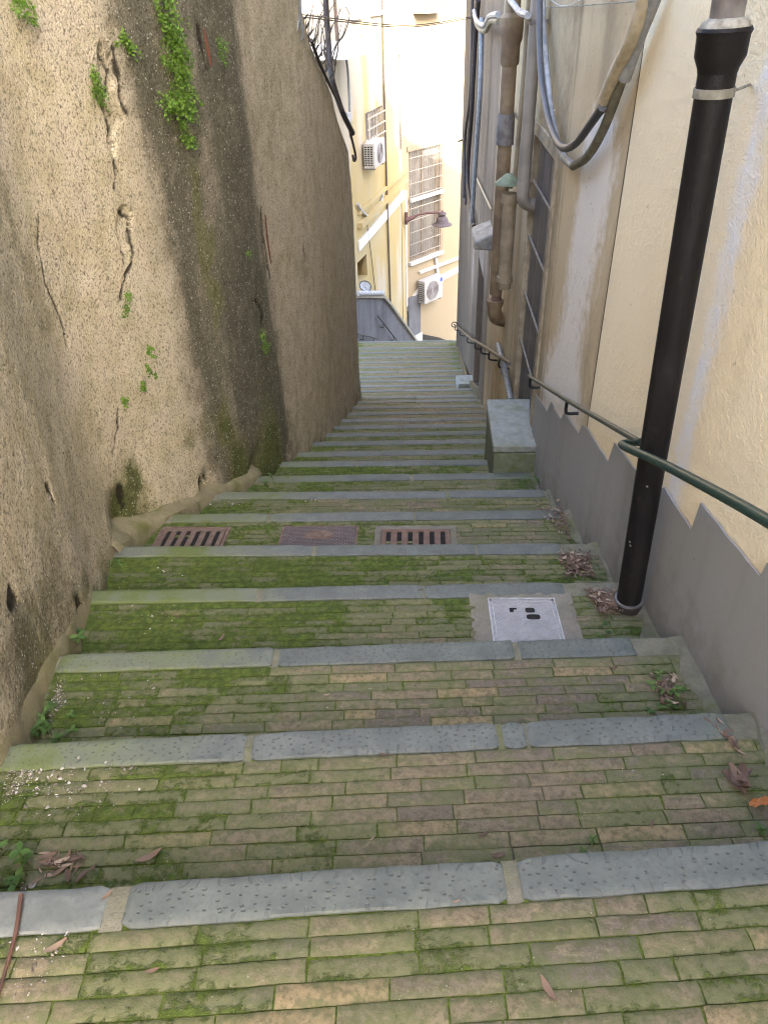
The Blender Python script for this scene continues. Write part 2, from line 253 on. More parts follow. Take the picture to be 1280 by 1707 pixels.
# ------------------------------------------------------------------ mesh builder
class MB:
    def __init__(s): s.v = []; s.f = []; s.n = 0; s.at = {}; s.smooth = True
    def add(s, V, F, **at):
        V = np.asarray(V, float).reshape(-1, 3); k = len(V); s.v.append(V)
        o = s.n; s.f.extend([tuple(int(i)+o for i in f) for f in F]); s.n += k
        for a, val in at.items():
            arr = np.full(k, val, float) if np.isscalar(val) else np.asarray(val, float)
            s.at.setdefault(a, []).append((o, arr))
        return s
    def box(s, p0, p1, **at):
        x0, y0, z0 = p0; x1, y1, z1 = p1
        V = [(x0,y0,z0),(x1,y0,z0),(x1,y1,z0),(x0,y1,z0),(x0,y0,z1),(x1,y0,z1),(x1,y1,z1),(x0,y1,z1)]
        return s.add(V, [(3,2,1,0),(4,5,6,7),(0,1,5,4),(1,2,6,5),(2,3,7,6),(3,0,4,7)], **at)
    def hexa(s, V, **at): return s.add(V, [(3,2,1,0),(4,5,6,7),(0,1,5,4),(1,2,6,5),(2,3,7,6),(3,0,4,7)], **at)
    def tube(s, pts, r, seg=12, cap=True, **at):
        P = np.asarray(pts, float); n = len(P); R = np.full(n, r, float) if np.isscalar(r) else np.asarray(r, float)
        T = np.gradient(P, axis=0); T /= np.linalg.norm(T, axis=1)[:, None]+1e-12
        ref = np.array([0, 0, 1.]) if abs(T[0][2]) < .9 else np.array([1., 0, 0])
        V = []; a = np.linspace(0, 2*math.pi, seg, endpoint=False); N = None
        for i in range(n):
            N = ref-T[i]*(ref@T[i]) if N is None else N-T[i]*(N@T[i])
            N = N/np.linalg.norm(N); B = np.cross(T[i], N)
            V.append(P[i]+R[i]*(np.cos(a)[:, None]*N+np.sin(a)[:, None]*B))
        V = np.concatenate(V); F = []
        for i in range(n-1):
            for j in range(seg):
                k = (j+1) % seg; F.append((i*seg+j, i*seg+k, (i+1)*seg+k, (i+1)*seg+j))
        if cap: F.append(tuple(range(seg-1, -1, -1))); F.append(tuple((n-1)*seg+j for j in range(seg)))
        return s.add(V, F, **at)
    def poly_prism(s, pts, dirv, **at):
        """pts: planar 3D loop, extruded by dirv (caps triangulated)"""
        P = np.asarray(pts, float); n = len(P); d = np.asarray(dirv, float)
        from mathutils.geometry import tessellate_polygon
        tri = [tuple(t) for t in tessellate_polygon([[Vector(p) for p in P]])]
        V = np.concatenate([P, P+d]); F = [t[::-1] for t in tri]+[tuple(i+n for i in t) for t in tri]+[(i, (i+1) % n, (i+1) % n+n, i+n) for i in range(n)]
        return s.add(V, F, **at)
    def lathe(s, prof, c, seg=24, **at):
        """prof: (r,z) list about vertical axis at c"""
        V = []; a = np.linspace(0, 2*math.pi, seg, endpoint=False)
        for r_, z_ in prof: V += [(c[0]+r_*math.cos(t), c[1]+r_*math.sin(t), c[2]+z_) for t in a]
        F = []
        for i in range(len(prof)-1):
            for j in range(seg):
                k = (j+1) % seg; F.append((i*seg+j, i*seg+k, (i+1)*seg+k, (i+1)*seg+j))
        return s.add(V, F, **at)
    def build(s, name, mat, parent=None, smooth=None, origin=None, fixn=True, bevel=0):
        V = np.concatenate(s.v); me = bpy.data.meshes.new(name)
        o = np.zeros(3)
        if parent is not None: 
            p = parent
            while p is not None: o = o+np.array(p.location); p = p.parent
        elif origin is not None: o = np.array(origin, float)
        me.from_pydata((V-o).tolist(), [], s.f)
        for a, lst in s.at.items():
            arr = np.zeros(s.n, np.float32)
            for off, val in lst: arr[off:off+len(val)] = val
            me.attributes.new(a, 'FLOAT', 'POINT').data.foreach_set('value', arr)
        if fixn:
            bm = bmesh.new(); bm.from_mesh(me); bmesh.ops.recalc_face_normals(bm, faces=bm.faces[:]); bm.to_mesh(me); bm.free()
        me.materials.append(mat)
        ob = bpy.data.objects.new(name, me); COL.objects.link(ob)
        if parent is not None: ob.parent = parent
        elif origin is not None: ob.location = origin
        sm = s.smooth if smooth is None else smooth
        me.polygons.foreach_set('use_smooth', [sm]*len(me.polygons))
        if sm == 'auto' or sm is True:
            try: me.set_sharp_from_angle(angle=rad(40))
            except Exception: pass
        if bevel:
            b = ob.modifiers.new('bevel', 'BEVEL'); b.width = bevel; b.segments = 2; b.limit_method = 'ANGLE'
        return ob

def tag(o, label=None, cat=None, group=None, kind=None):
    if label: o['label'] = label
    if cat: o['category'] = cat
    if group: o['group'] = group
    if kind: o['kind'] = kind
    return o
def thing(name, label, cat, loc, group=None):
    o = bpy.data.objects.new(name, None); COL.objects.link(o); o.location = tuple(float(v) for v in loc); o.empty_display_size = .1
    return tag(o, label, cat, group)
def spl(pts, n=40):
    P = np.asarray(pts, float); P = np.concatenate([[2*P[0]-P[1]], P, [2*P[-1]-P[-2]]]); out = []
    m = len(P)-3; per = max(2, n//m)
    for i in range(m):
        p0, p1, p2, p3 = P[i:i+4]
        for t in np.linspace(0, 1, per, endpoint=False):
            out.append(.5*((2*p1)+(-p0+p2)*t+(2*p0-5*p1+4*p2-p3)*t*t+(-p0+3*p1-3*p2+p3)*t**3))
    out.append(P[-2]); return np.array(out)

# ------------------------------------------------------------------ layout of the alley
def Hk(k): return 1.5+.203*k if k <= 17 else 4.951+.19*(k-17)
def zk(k): return 1.5-Hk(k)
_ys = [1447,1215,1074,977,909,855,819,792,768,751,734,720,708,697,686,676,667,660,649,641,633,626,618,610,602,594,586,579,568]
NPX = [((220,1477),(1280,1405)),((20,1243),(1200,1190)),((105,1092),(1110,1062)),((150,986),(1010,970)),((200,912),(1000,906)),((290,858),(930,851)),((370,822),(900,817)),((430,794),(885,788)),((470,770),(880,766))]
LW = np.array([(-1.02,-3.),(-1.03,.3),(-1.06,.9),(-1.09,1.29),(-1.17,1.65),(-1.21,1.95),(-1.28,2.4),(-1.375,2.9),(-1.40,3.2),(-1.34,3.55),(-1.17,4.05),(-.97,4.55),(-.83,5.1),(-.73,5.7),(-.57,6.6),(-.43,8.0),(-.277,9.92)])
RA = (.995, 0.); RB = (1.11, 4.63); RD = (1.86, 16.7)
def lwx(y): return np.interp(y, LW[:, 1], LW[:, 0])
def rwx(y): return np.interp(y, [-4, 0, RB[1], RD[1]], [RA[0]-.1, RA[0], RB[0], RD[0]])
NK = []
for k, y in enumerate(_ys):
    if k < len(NPX): a = at_z(*NPX[k][0], zk(k)); b = at_z(*NPX[k][1], zk(k))
    else:
        a = at_z(600, y+1.5, zk(k)); b = at_z(760, y-1.0, zk(k))
    d = (b-a)/(b[0]-a[0])                                    # per metre of x
    NK.append((a, d))
def nos(k, x):                                              # nosing point of step k at world x
    a, d = NK[k]; return a+d*(x-a[0])
SL = .07                                                    # treads fall gently towards the nosing
def tread_z(k, x, y): 
    p = nos(k, x); return p[2]+SL*(p[1]-y)
def step_at(x, y):
    for k in range(len(NK)):
        if y < nos(k, x)[1]: return k
    return len(NK)-1
def floor_z(x, y): return tread_z(step_at(x, y), x, y)
def on_tread(px, py, k):
    p = at_z(px, py, zk(k))
    for _ in range(4): p = at_z(px, py, tread_z(k, p[0], p[1]))
    return p

def moss_at(x, y, k, back):
    """x,y arrays; back = distance from the riser behind (0 = at the riser)"""
    n = fbm(x*1.6+5, y*1.6, oct=4, seed=3); n2 = fbm(x*6, y*6, oct=3, seed=9)
    left = sstep(.5, -.95, x)
    g = .17+.52*left+.62*sstep(.17, .0, back)*(.5+.5*left)+1.0*(n-.5)+.5*(n2-.5)
    if k == 0: g = .27+.16*left+.7*(n-.5)+.5*(n2-.5)
    elif k == 1: g = g-.05
    elif k in (2,): g = g-.02
    elif 3 <= k <= 12: g = g+.12
    elif k > 12: g = g*.5-.08+.45*sstep(.35, .05, rwx(y)-x)*(k > 22)
    return g

# ------------------------------------------------------------------ stairs
stairs = thing('stairs', 'long flight of mossy brick steps edged with blue grey slate', 'stairs', (0, .8, 0)); stairs['kind'] = 'structure'
SW = .088
JOINTS = {0: [(-3, 208), (220, 832), (860, 1500)], 1: [(20, 418), (424, 822), (834, 868), (874, 1203)], 2: [(105, 460), (466, 850), (862, 1048)], 3: [(150, 432), (440, 703), (707, 935)], 4: [(200, 522), (528, 789), (794, 930)], 5: [(290, 448), (452, 688), (692, 930)], 6: [(372, 742), (748, 905)], 7: [(432, 682), (688, 890)]}
SKIP = []
def brick_tread(k):
    mb = MB(); jb = MB(); near = k < 6
    x0, x1 = -1.6, 2.2
    yb = (nos(k-1, 0)[1] if k else .15); L = nos(k, 0)[1]-yb
    a, d = NK[k]; nrm = np.array([-d[1], 1.]); nrm /= np.linalg.norm(nrm); ulen = math.hypot(1, d[1])
    rows = int((L+.10-SW)/.041)+1; vcur = SW+.002
    for r_ in range(rows):
        w = .0405*random.uniform(.94, 1.08); v0, v1 = vcur, vcur+w-.0025; vcur += w
        yy = nos(k, 0)[1]-v1; xl = float(lwx(yy))-.08; xr = float(rwx(yy))+.03
        u = xl-random.uniform(0, .2)
        while u < xr:
            Lb = random.choice([.205, .215, .2, .21, .195, .21, .14, .1]) if near else .21*random.uniform(.9, 1.1)
            u1 = u+Lb-.0032
            if u1 > xl:
                nu = max(3, int(Lb/(.018 if k < 2 else .03 if k < 5 else .08)))
                us = np.concatenate([[0, .02], np.linspace(.08, .92, nu), [.98, 1]]); vs = np.array([0, .1, .35, .65, .9, 1.]) if near else np.array([0, .12, .88, 1.])
                U, W = np.meshgrid(us, vs); edge = (np.minimum(U, 1-U)*Lb < .003) | (np.minimum(W, 1-W)*w < .003)
                ex = np.clip(np.minimum(np.minimum(U, 1-U)*Lb, np.minimum(W, 1-W)*w)/.012, 0, 1)
                X = u+U*(u1-u); Vv = v0+W*(v1-v0)
                Y = np.array(nos(k, 0)[1])+d[1]*X-Vv
                if near:
                    jx = (vnoise(X*35, Y*35, seed=31)-.5)*.0035; jy = (vnoise(X*28, Y*28, seed=37)-.5)*.0025
                    X = X+jx*(1-ex*.6); Y = Y+jy*(1-ex*.6)
                tz = random.gauss(0, .001); tx = random.gauss(0, .008); ty = random.gauss(0, .02)
                Z = zk(k)+d[2]*(X-a[0])+SL*Vv+tz+tx*(U-.5)*Lb+ty*(W-.5)*w - .0035*(1-ex)**2
                if near: Z = Z+(fbm(X*40, Y*40, oct=3, seed=5)-.5)*.004*ex
                back = Y-(nos(k-1, 0)[1]+(NK[k-1][1][1]*X) if k else -1+0*X)
                ms = moss_at(X, Y, k, back)+.25*(1-ex)*1.0
                nv = U.size; pts = np.stack([X.ravel(), Y.ravel(), Z.ravel()], 1); c_ = len(us); r2 = len(vs)
                F = [(i*c_+j, (i+1)*c_+j, (i+1)*c_+j+1, i*c_+j+1) for i in range(r2-1) for j in range(c_-1)]
                # skirts
                ring = [j for j in range(c_)]+[i*c_+c_-1 for i in range(1, r2)]+[(r2-1)*c_+j for j in range(c_-2, -1, -1)]+[i*c_ for i in range(r2-2, 0, -1)]
                low = pts[ring]-np.array([0, 0, .012]); nr = len(ring); F += [(ring[i], ring[(i+1) % nr], nv+(i+1) % nr, nv+i) for i in range(nr)]
                tone = random.random(); 
                if k == 0: tone = min(1, tone*1.12)
                if k > 13: tone = random.uniform(.3, .66)
                if 0 < k < 4 and random.random() < .35*float(sstep(-.4, .7, u)): tone = random.uniform(.55, .8)
                mm = np.concatenate([ms.ravel(), ms.ravel()[ring]+.3])
                mb.add(np.concatenate([pts, low]), F, moss=mm, tone=tone)
            u += Lb+.001*random.random()
    ob = mb.build('brick_tread', MT['brick'], stairs, fixn=False)
    # joint bed
    xs = np.linspace(x0, x1, 60); vs = np.linspace(0, L+.14, 14); X, Vv = np.meshgrid(xs, vs); Y = nos(k, 0)[1]+d[1]*X-Vv
    Z = zk(k)+d[2]*(X-a[0])+SL*Vv-.0058+(fbm(X*20, Y*20, oct=3, seed=8)-.5)*.004
    F = [(i*60+j, (i+1)*60+j, (i+1)*60+j+1, i*60+j+1) for i in range(13) for j in range(59)]
    jb.add(np.stack([X.ravel(), Y.ravel(), Z.ravel()], 1), F, moss=moss_at(X, Y, k, np.full_like(X, .3)).ravel()+.3)
    return ob, jb

def slab(mb, k, xa, xb, uo, cap, pit, n_near):
    a, d = NK[k]; L = xb-xa; nu = max(4, int(L/(.015 if k < 3 else .04))); us = np.concatenate([[0], np.linspace(.006/L, 1-.006/L, nu), [1]]); vs = np.array([0, .06, .25, .5, .75, .94, 1.])
    U, W = np.meshgrid(us, vs); X = xa+U*L; V0 = -.004+W*(SW+.004)
    ex = np.clip(np.minimum(np.minimum(U, 1-U)*L, np.minimum(W, 1-W)*SW)/.006, 0, 1)
    if n_near: V0 = V0+(vnoise(X*18, W*3, seed=int(41+k+xa*10))-.5)*.004*(1-ex)+(fbm(X*5, W*0, oct=2, seed=3)-.5)*.003*(1-ex)
    corner = ((U < .5)*.012*np.clip(1-U*L/.02, 0, 1)+(U > .5)*.012*np.clip(1-(1-U)*L/.02, 0, 1))
    V0 = np.where(W > .9, V0-corner*random.random(), np.where(W < .1, V0+corner*random.random(), V0))
    Y = nos(k, 0)[1]+d[1]*X-V0; tilt = random.gauss(0, .004)
    Z = zk(k)+d[2]*(X-a[0])+SL*V0+.004-.004*(1-ex)**2+tilt*(U-.5)*L+(fbm(X*14, Y*14, oct=3, seed=77)-.5)*.004
    pts = np.stack([X.ravel(), Y.ravel(), Z.ravel()], 1); c_ = len(us); r2 = len(vs)
    F = [(i*c_+j, (i+1)*c_+j, (i+1)*c_+j+1, i*c_+j+1) for i in range(r2-1) for j in range(c_-1)]
    ring = [j for j in range(c_)]+[i*c_+c_-1 for i in range(1, r2)]+[(r2-1)*c_+j for j in range(c_-2, -1, -1)]+[i*c_ for i in range(r2-2, 0, -1)]; nr = len(ring); nv = len(pts)
    F += [(ring[i], ring[(i+1) % nr], nv+(i+1) % nr, nv+i) for i in range(nr)]
    low = pts[ring]-np.array([0, 0, .05])
    left = np.maximum(sstep(-.1, -1., X), .45*sstep(.55, 1., X))
    ms = .12+.75*left*(1 if k > 0 else .3)+(fbm(X*3, Y*3, oct=3, seed=12)-.5)*.7+.15*(1-ex)
    if k > 12: ms = ms*.6
    su = np.concatenate([(X+uo).ravel(), (X+uo).ravel()[ring]]); sv = np.concatenate([(W*SW).ravel(), (W*SW).ravel()[ring]])
    mb.add(np.concatenate([pts, low]), F, su=su, sv=sv, moss=np.concatenate([ms.ravel(), ms.ravel()[ring]]), pit=pit, stone=random.random())

for k in range(len(NK)):
    ob, jb = brick_tread(k)
    # riser and bed: one piece with the joint bed
    a, d = NK[k]; xs = np.linspace(-1.6, 2.3, 2)
    top = [nos(k, x)-np.array([0, .012, .012]) for x in xs]; bot = [p-np.array([0, 0, .30]) for p in top]
    jb.add(top+bot, [(0, 1, 3, 2)], moss=.5); jb.build('joint_bed', MT['joint'], stairs, fixn=False)
    # slate edging, one object per slab
    if k in JOINTS:
        sp = [(at_z(p0, np.interp(p0, [NPX[k][0][0], NPX[k][1][0]], [NPX[k][0][1], NPX[k][1][1]]), zk(k))[0] if p0 > -2 else -1.1, at_z(p1, NPX[k][1][1], zk(k))[0] if p1 < 1400 else 1.05) for p0, p1 in JOINTS[k]]
    else:
        yl = nos(k, 0)[1]; xa, xb = float(lwx(yl)) if yl < 9.9 else -.5, float(rwx(yl))-.05; n = random.choice([1, 2, 2]); c = sorted([xa+(xb-xa)*random.uniform(.3, .7) for _ in range(n)]); e = [xa]+c+[xb]; sp = [(e[i]+.004, e[i+1]-.004) for i in range(len(e)-1)]
    for i, (xa, xb) in enumerate(sp):
        m = MB(); slab(m, k, xa, xb, random.uniform(0, 5), 0, (0. if (k == 0 and i == 0) or (k == 3 and i == 0) else 1.) if k < 10 else .5, k < 6); m.build('slate_slab', MT['slate'], stairs, fixn=False)
    # cement in the gaps between the slabs and at both ends
    m = MB(); xa = -1.45; yl = nos(k, 0)[1]
    gaps = []; prev = float(lwx(yl))-.05
    for (s0, s1) in sp: gaps.append((prev, s0)); prev = s1
    gaps.append((prev, float(rwx(yl))+.02))
    for g0, g1 in gaps:
        if g1-g0 < .003: continue
        nn = max(2, int((g1-g0)/.02)); xs = np.linspace(g0-.003, g1+.003, nn+1); vs = np.linspace(-.002, SW+.002, 6); X, V0 = np.meshgrid(xs, vs); Y = nos(k, 0)[1]+d[1]*X-V0; Z = zk(k)+d[2]*(X-a[0])+SL*V0-.001+(fbm(X*40, Y*40, oct=3)-.5)*.006-.004*(np.abs(V0-SW/2) > SW*.45); c_ = nn+1
        m.add(np.stack([X.ravel(), Y.ravel(), Z.ravel()], 1), [(i*c_+j, (i+1)*c_+j, (i+1)*c_+j+1, i*c_+j+1) for i in range(5) for j in range(nn)])
    if m.n: m.build('cement_joint', MT['cement'], stairs, fixn=False)
    # rough cement strip where the tread meets the right hand wall
    if k < 9 and k != 8:
        m = MB(); y0 = (nos(k-1, 1.)[1] if k else .2)+.001; y1 = nos(k, 1.)[1]-.004; n = 16; V = []; 
        for i in range(n+1):
            y = y0+(y1-y0)*i/n; xw = float(rwx(y))+.02; w_ = .062+.05*(vnoise(np.array(y*9.), np.array(1.), seed=4)-.5)+(.03 if k in (2, 3) else 0); z = float(tread_z(k, xw, y)); h = .008+.014*float(vnoise(np.array(y*14.), np.array(3.), seed=6))
            V += [(xw-w_, y, z-.012), (xw-w_*.8, y, z+h*.45), (xw-w_*.45, y, z+h*.8), (xw, y, z+h*1.5)]
        m.add(V, [(i*4+j, (i+1)*4+j, (i+1)*4+j+1, i*4+j+1) for i in range(n) for j in range(3)]); m.build('cement_edge', MT['cement'], stairs)

# steps behind the viewer
m = MB()
for j in range(5): m.box((-1.6, .15-.53*(j+1), -.5), (1.6, .15-.53*j, .005+.203*j))
m.build('upper_steps', MT['joint'], stairs)

# ------------------------------------------------------------------ ground far below
m = MB(); n = 24; xs = np.linspace(-900, 900, n); X, Y = np.meshgrid(xs, xs); Z = np.full_like(X, -15.)
m.add(np.stack([X.ravel(), Y.ravel(), Z.ravel()], 1), [(i*n+j, i*n+j+1, (i+1)*n+j+1, (i+1)*n+j) for i in range(n-1) for j in range(n-1)])
tag(m.build('ground', MT['tarmac'], fixn=False), 'lower ground at the foot of the stairs', 'ground', kind='structure')

# ------------------------------------------------------------------ left retaining wall
_Ls = spl(LW[1:], 400); _seg = np.concatenate([[0], np.cumsum(np.linalg.norm(np.diff(_Ls, axis=0), axis=1))])
def lwp(s): return np.stack([np.interp(s, _seg, _Ls[:, 0]), np.interp(s, _seg, _Ls[:, 1])], -1)
def lw_s_of_y(y): return np.interp(y, _Ls[:, 1], _seg)
TOPY = [-3, .3, 3, 6.4, 6.9, 7.05, 7.3, 8.5, 9.3, 9.92]; TOPZ = [4.4, 3.7, 3., 1.95, 1.62, 1.42, 1.12, .62, .18, -.15]
def lwall_pt(px, py):
    best = None
    for a, b in zip(_Ls[:-1], _Ls[1:]):
        q = on_line(px, py, a, b)
        if a[1]-1e-4 <= q[1] <= b[1]+1e-4 and (best is None or q[1] < best[1]): best = q
    return best
def lnorm(y):
    s = lw_s_of_y(y); a, b = lwp(s-.15), lwp(s+.15); t = (b-a)/np.linalg.norm(b-a); return np.array([t[1], -t[0], 0])
wall_l = thing('retaining_wall', 'tall stained roughcast retaining wall rising along the left of the steps', 'wall', (-1.1, 1.3, -.3))
ss = [.0]
while ss[-1] < _seg[-1]:
    y = lwp(ss[-1])[1]; ss.append(ss[-1]+.0075*max(1., y/2.6)*(1 if y > 1.2 else 3))
ss = np.array(ss); ss[-1] = _seg[-1]
P2 = lwp(ss); Tn = np.gradient(P2, axis=0); Tn /= np.linalg.norm(Tn, axis=1)[:, None]; NX, NY = Tn[:, 1], -Tn[:, 0]
zbot = np.array([floor_z(float(p[0])+.05, float(p[1]))-.4 for p in P2]); ztop = np.interp(P2[:, 1], TOPY, TOPZ)
NR = 430; vv = np.linspace(0, 1, NR)
S = np.repeat(ss[None], NR, 0); ZZ = zbot[None]+(np.minimum(ztop, 1.75)[None]-zbot[None])*vv[:, None]
ZZ[-1] = ztop
YY = np.repeat(P2[:, 1][None], NR, 0); XX = np.repeat(P2[:, 0][None], NR, 0)
hb = ZZ-(zbot+.4)[None]                                      # height over the steps
wob = (fbm(S*2.2, ZZ*.35, oct=3, seed=21)-.5)*.5             # streaks wander as they run down
Yw = YY+wob*.35
disp = (fbm(S*1.1, ZZ*.7, oct=2, seed=1)-.5)*.06+(fbm(S*6, ZZ*4, oct=3, seed=2)-.5)*.010+(fbm(S*45, ZZ*45, oct=2, seed=4)-.5)*.0035
# cracks: polylines in pixels, carried on to the wall
def crackline(pts): return np.array([[float(lw_s_of_y(q[1])), q[2]] for q in (lwall_pt(*p) for p in pts)])
CR = [([(185,82),(190,120),(196,160),(208,188)], .016), ([(160,160),(172,200),(180,240),(188,275),(192,320)], .011), ([(197,345),(214,370),(218,410),(216,440),(203,470),(200,500)], .013), ([(65,360),(62,410),(75,470),(100,530),(112,580)], .008), ([(165,85),(178,115),(180,150),(170,165)], .011), ([(437,350),(441,390),(447,420),(452,460)], .016), ([(195,680),(194,715),(188,760)], .007), ([(335,45),(343,85),(350,115)], .014), ([(198,345),(200,400),(203,440)], .005), ([(430,500),(440,520),(438,548)], .02), ([(505,410),(510,430)], .015), ([(75,812),(84,826)], .02), ([(8,975),(14,1003)], .035), ([(125,1000),(130,1012)], .04), ([(205,810),(215,850)], .03), ([(330,800),(345,822)], .035)]
crack = np.zeros_like(S)
def sdist(poly, S, Z):
    D = np.full(S.shape, 9.)
    for a, b in zip(poly[:-1], poly[1:]):
        dx, dz = b-a; t = np.clip(((S-a[0])*dx+(Z-a[1])*dz)/(dx*dx+dz*dz+1e-9), 0, 1); D = np.minimum(D, np.hypot(S-a[0]-t*dx, Z-a[1]-t*dz))
    return D
Yw = Yw+(fbm(S*5, ZZ*1.5, oct=3, seed=29)-.5)*.22
jit = (fbm(S*14, ZZ*14, oct=3, seed=51)-.5)*.05; jit2 = (fbm(S*12, ZZ*12, oct=3, seed=52)-.5)*.07
for pts, w in CR:
    D = sdist(crackline(pts), S+jit, ZZ+jit2); wv = 1.25*w*(.3+1.2*vnoise(S*25, ZZ*25, seed=53)); c = sstep(1., .45, D/wv); crack = np.maximum(crack, c)
# broken away render patches beside the crack
for pts, w in (([(172,95),(176,150),(185,190)], .05), ([(205,360),(208,400)], .045), ([(183,200),(186,245)], .025)):
    D = sdist(crackline(pts), S+jit*1.6, ZZ+jit2*1.6); disp -= sstep(1.2, .7, D/w)*.02
disp -= crack*.008
# foot of the wall: eroded and bulging
disp += sstep(.5, .0, hb)*.022*(fbm(S*3, ZZ*3, oct=3, seed=13)-.25)
for (px_, py_, w_) in ((205,860,.13), (430,780,.12), (345,805,.08), (480,755,.07)):
    q = lwall_pt(px_, py_); disp -= .06*np.exp(-(((S-float(lw_s_of_y(q[1])))/w_)**2+((ZZ-q[2])/(w_*1.2))**2))
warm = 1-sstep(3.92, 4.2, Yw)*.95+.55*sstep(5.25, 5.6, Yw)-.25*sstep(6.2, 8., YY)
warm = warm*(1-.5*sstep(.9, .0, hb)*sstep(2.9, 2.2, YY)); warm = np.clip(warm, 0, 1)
gap = sstep(-.5, .6, ZZ)
dark = .45*sstep(4.0, 4.2, Yw)*sstep(5.5, 5.2, Yw)+.5*bumpf(Yw, 4.24, .17)+1.05*bumpf(Yw, 5.12, .24)+.8*bumpf(Yw, 4.72, .15)*(1-gap)+.3*bumpf(Yw, 4.6, .3)+.45*bumpf(Yw, 4.95, .09)+.30*bumpf(Yw, 5.9, .12)*sstep(-.2, .6, ZZ)+.35*bumpf(Yw, 6.7, .3)*sstep(.2, 1.2, ZZ)
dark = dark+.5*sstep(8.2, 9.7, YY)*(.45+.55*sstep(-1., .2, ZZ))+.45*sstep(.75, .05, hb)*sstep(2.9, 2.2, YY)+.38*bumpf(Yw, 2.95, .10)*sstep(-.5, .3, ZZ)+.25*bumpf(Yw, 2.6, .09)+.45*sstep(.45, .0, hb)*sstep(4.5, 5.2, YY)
dark = dark-.12
moss = .95*bumpf(YY, 3.35, .18)*sstep(.8, .05, hb)+.8*bumpf(YY, 4.75, .35)*sstep(.8, .05, hb)+.95*bumpf(Yw+(vnoise(S*9, ZZ*9, seed=5)-.5)*.12, 4.47, .07)*sstep(.85, .6, ZZ)*sstep(-.5, -.1, ZZ)+.55*bumpf(Yw, 4.4, .12)*sstep(-.3, -.7, ZZ)+.5*sstep(.22, .0, hb)+.6*bumpf(YY, 4.42, .09)*sstep(.5, .9, ZZ)+.26*bumpf(YY, 3.75, .35)*sstep(-.4, .6, ZZ)+.3*sstep(.9, .1, hb)*sstep(3.4, 2.6, YY)+.6*bumpf(YY, 4.15, .10)*bumpf(ZZ, -.75, .14)+.5*bumpf(YY, 5.0, .2)*sstep(-.3, -.9, ZZ)
moss = moss-.12
for (px_, py_, ws, wz, kd, km) in ((212,845,.10,.13,1.0,.9), (225,790,.07,.12,.6,.9), (340,815,.09,.05,1.2,.7), (370,715,.10,.16,.3,.9), (310,735,.08,.07,.0,.9), (455,735,.2,.22,.9,.7), (490,690,.2,.25,.5,.4), (395,770,.12,.12,.6,.8), (120,1000,.05,.05,1.0,.2), (60,1010,.25,.18,.5,.3), (30,1100,.2,.25,.5,.0), (505,420,.10,.25,.35,.0), (560,520,.3,.4,.25,.1)):
    q = lwall_pt(px_, py_); g_ = np.exp(-(((S-float(lw_s_of_y(q[1]))+jit*1.5)/ws)**2+((ZZ-q[2]+jit2*1.5)/wz)**2)); dark = dark+kd*g_; moss = moss+km*g_
X3 = XX+NX[None]*disp; Y3 = YY+NY[None]*disp; nc = len(ss)
m = MB(); F = np.stack([np.arange(NR-1)[:, None]*nc+np.arange(nc-1)[None], np.arange(NR-1)[:, None]*nc+np.arange(1, nc)[None], np.arange(1, NR)[:, None]*nc+np.arange(1, nc)[None], np.arange(1, NR)[:, None]*nc+np.arange(nc-1)[None]], -1).reshape(-1, 4)
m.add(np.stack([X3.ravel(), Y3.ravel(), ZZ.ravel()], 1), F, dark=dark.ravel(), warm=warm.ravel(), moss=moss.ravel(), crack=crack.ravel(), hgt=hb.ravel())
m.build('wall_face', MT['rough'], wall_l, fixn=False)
# body of the wall: top, far end and back
m = MB(); ii = list(range(0, nc, 12))+[nc-1]; V = []; B = []
for i in ii:
    V.append((X3[-1, i], Y3[-1, i], ztop[i])); B.append((X3[-1, i]-NX[i]*.45, Y3[-1, i]-NY[i]*.45, ztop[i]))
n = len(ii); m.add(V+B, [(i, i+1, n+i+1, n+i) for i in range(n-1)], dark=.6, warm=.2, moss=.2)
e = nc-1; ev = [(X3[r, e], Y3[r, e], ZZ[r, e]) for r in range(0, NR, 10)]+[(X3[-1, e], Y3[-1, e], ztop[e])]; eb = [(p[0]-NX[e]*.45, p[1]-NY[e]*.45, p[2]) for p in ev]; n = len(ev)
m.add(ev+eb, [(i, n+i, n+i+1, i+1) for i in range(n-1)], dark=.5, warm=.2, moss=.1)
m.add(B+[(b[0], b[1], -6.) for b in B], [(i, i+1, len(B)+i+1, len(B)+i) for i in range(len(B)-1)], dark=.3, warm=.3, moss=.1)
m.build('wall_body', MT['rough'], wall_l)
# wall behind the viewer
m = MB(); m.add([(-1.03, .32, -.5), (-1.02, -3, 0), (-1.02, -3, 4.4), (-1.03, .32, 3.7)], [(0, 1, 2, 3)], dark=.2, warm=.8, moss=.1); m.build('wall_run', MT['rough'], wall_l)
# rusted iron showing in the two slots
for pts in ([(336,48),(343,82),(349,112)], [(439,358),(443,400),(449,440)]):
    Q = [lwall_pt(*p) for p in pts]; nn = lnorm(Q[1][1]); m = MB()
    c = []
    for i, q in enumerate(spl(Q, 14)): 
        t = i/14; w = .013*math.sin(math.pi*min(1, t*1.02+.02))**.5+.002; s_ = np.array([-nn[1], nn[0], 0]); c.append((q+nn*.012-s_*w, q+nn*.016+s_*w))
    V = [p for ab in c for p in ab]; m.add(V, [(2*i, 2*i+1, 2*i+3, 2*i+2) for i in range(len(c)-1)]); m.build('rusted_strip', MT['rust'], wall_l)
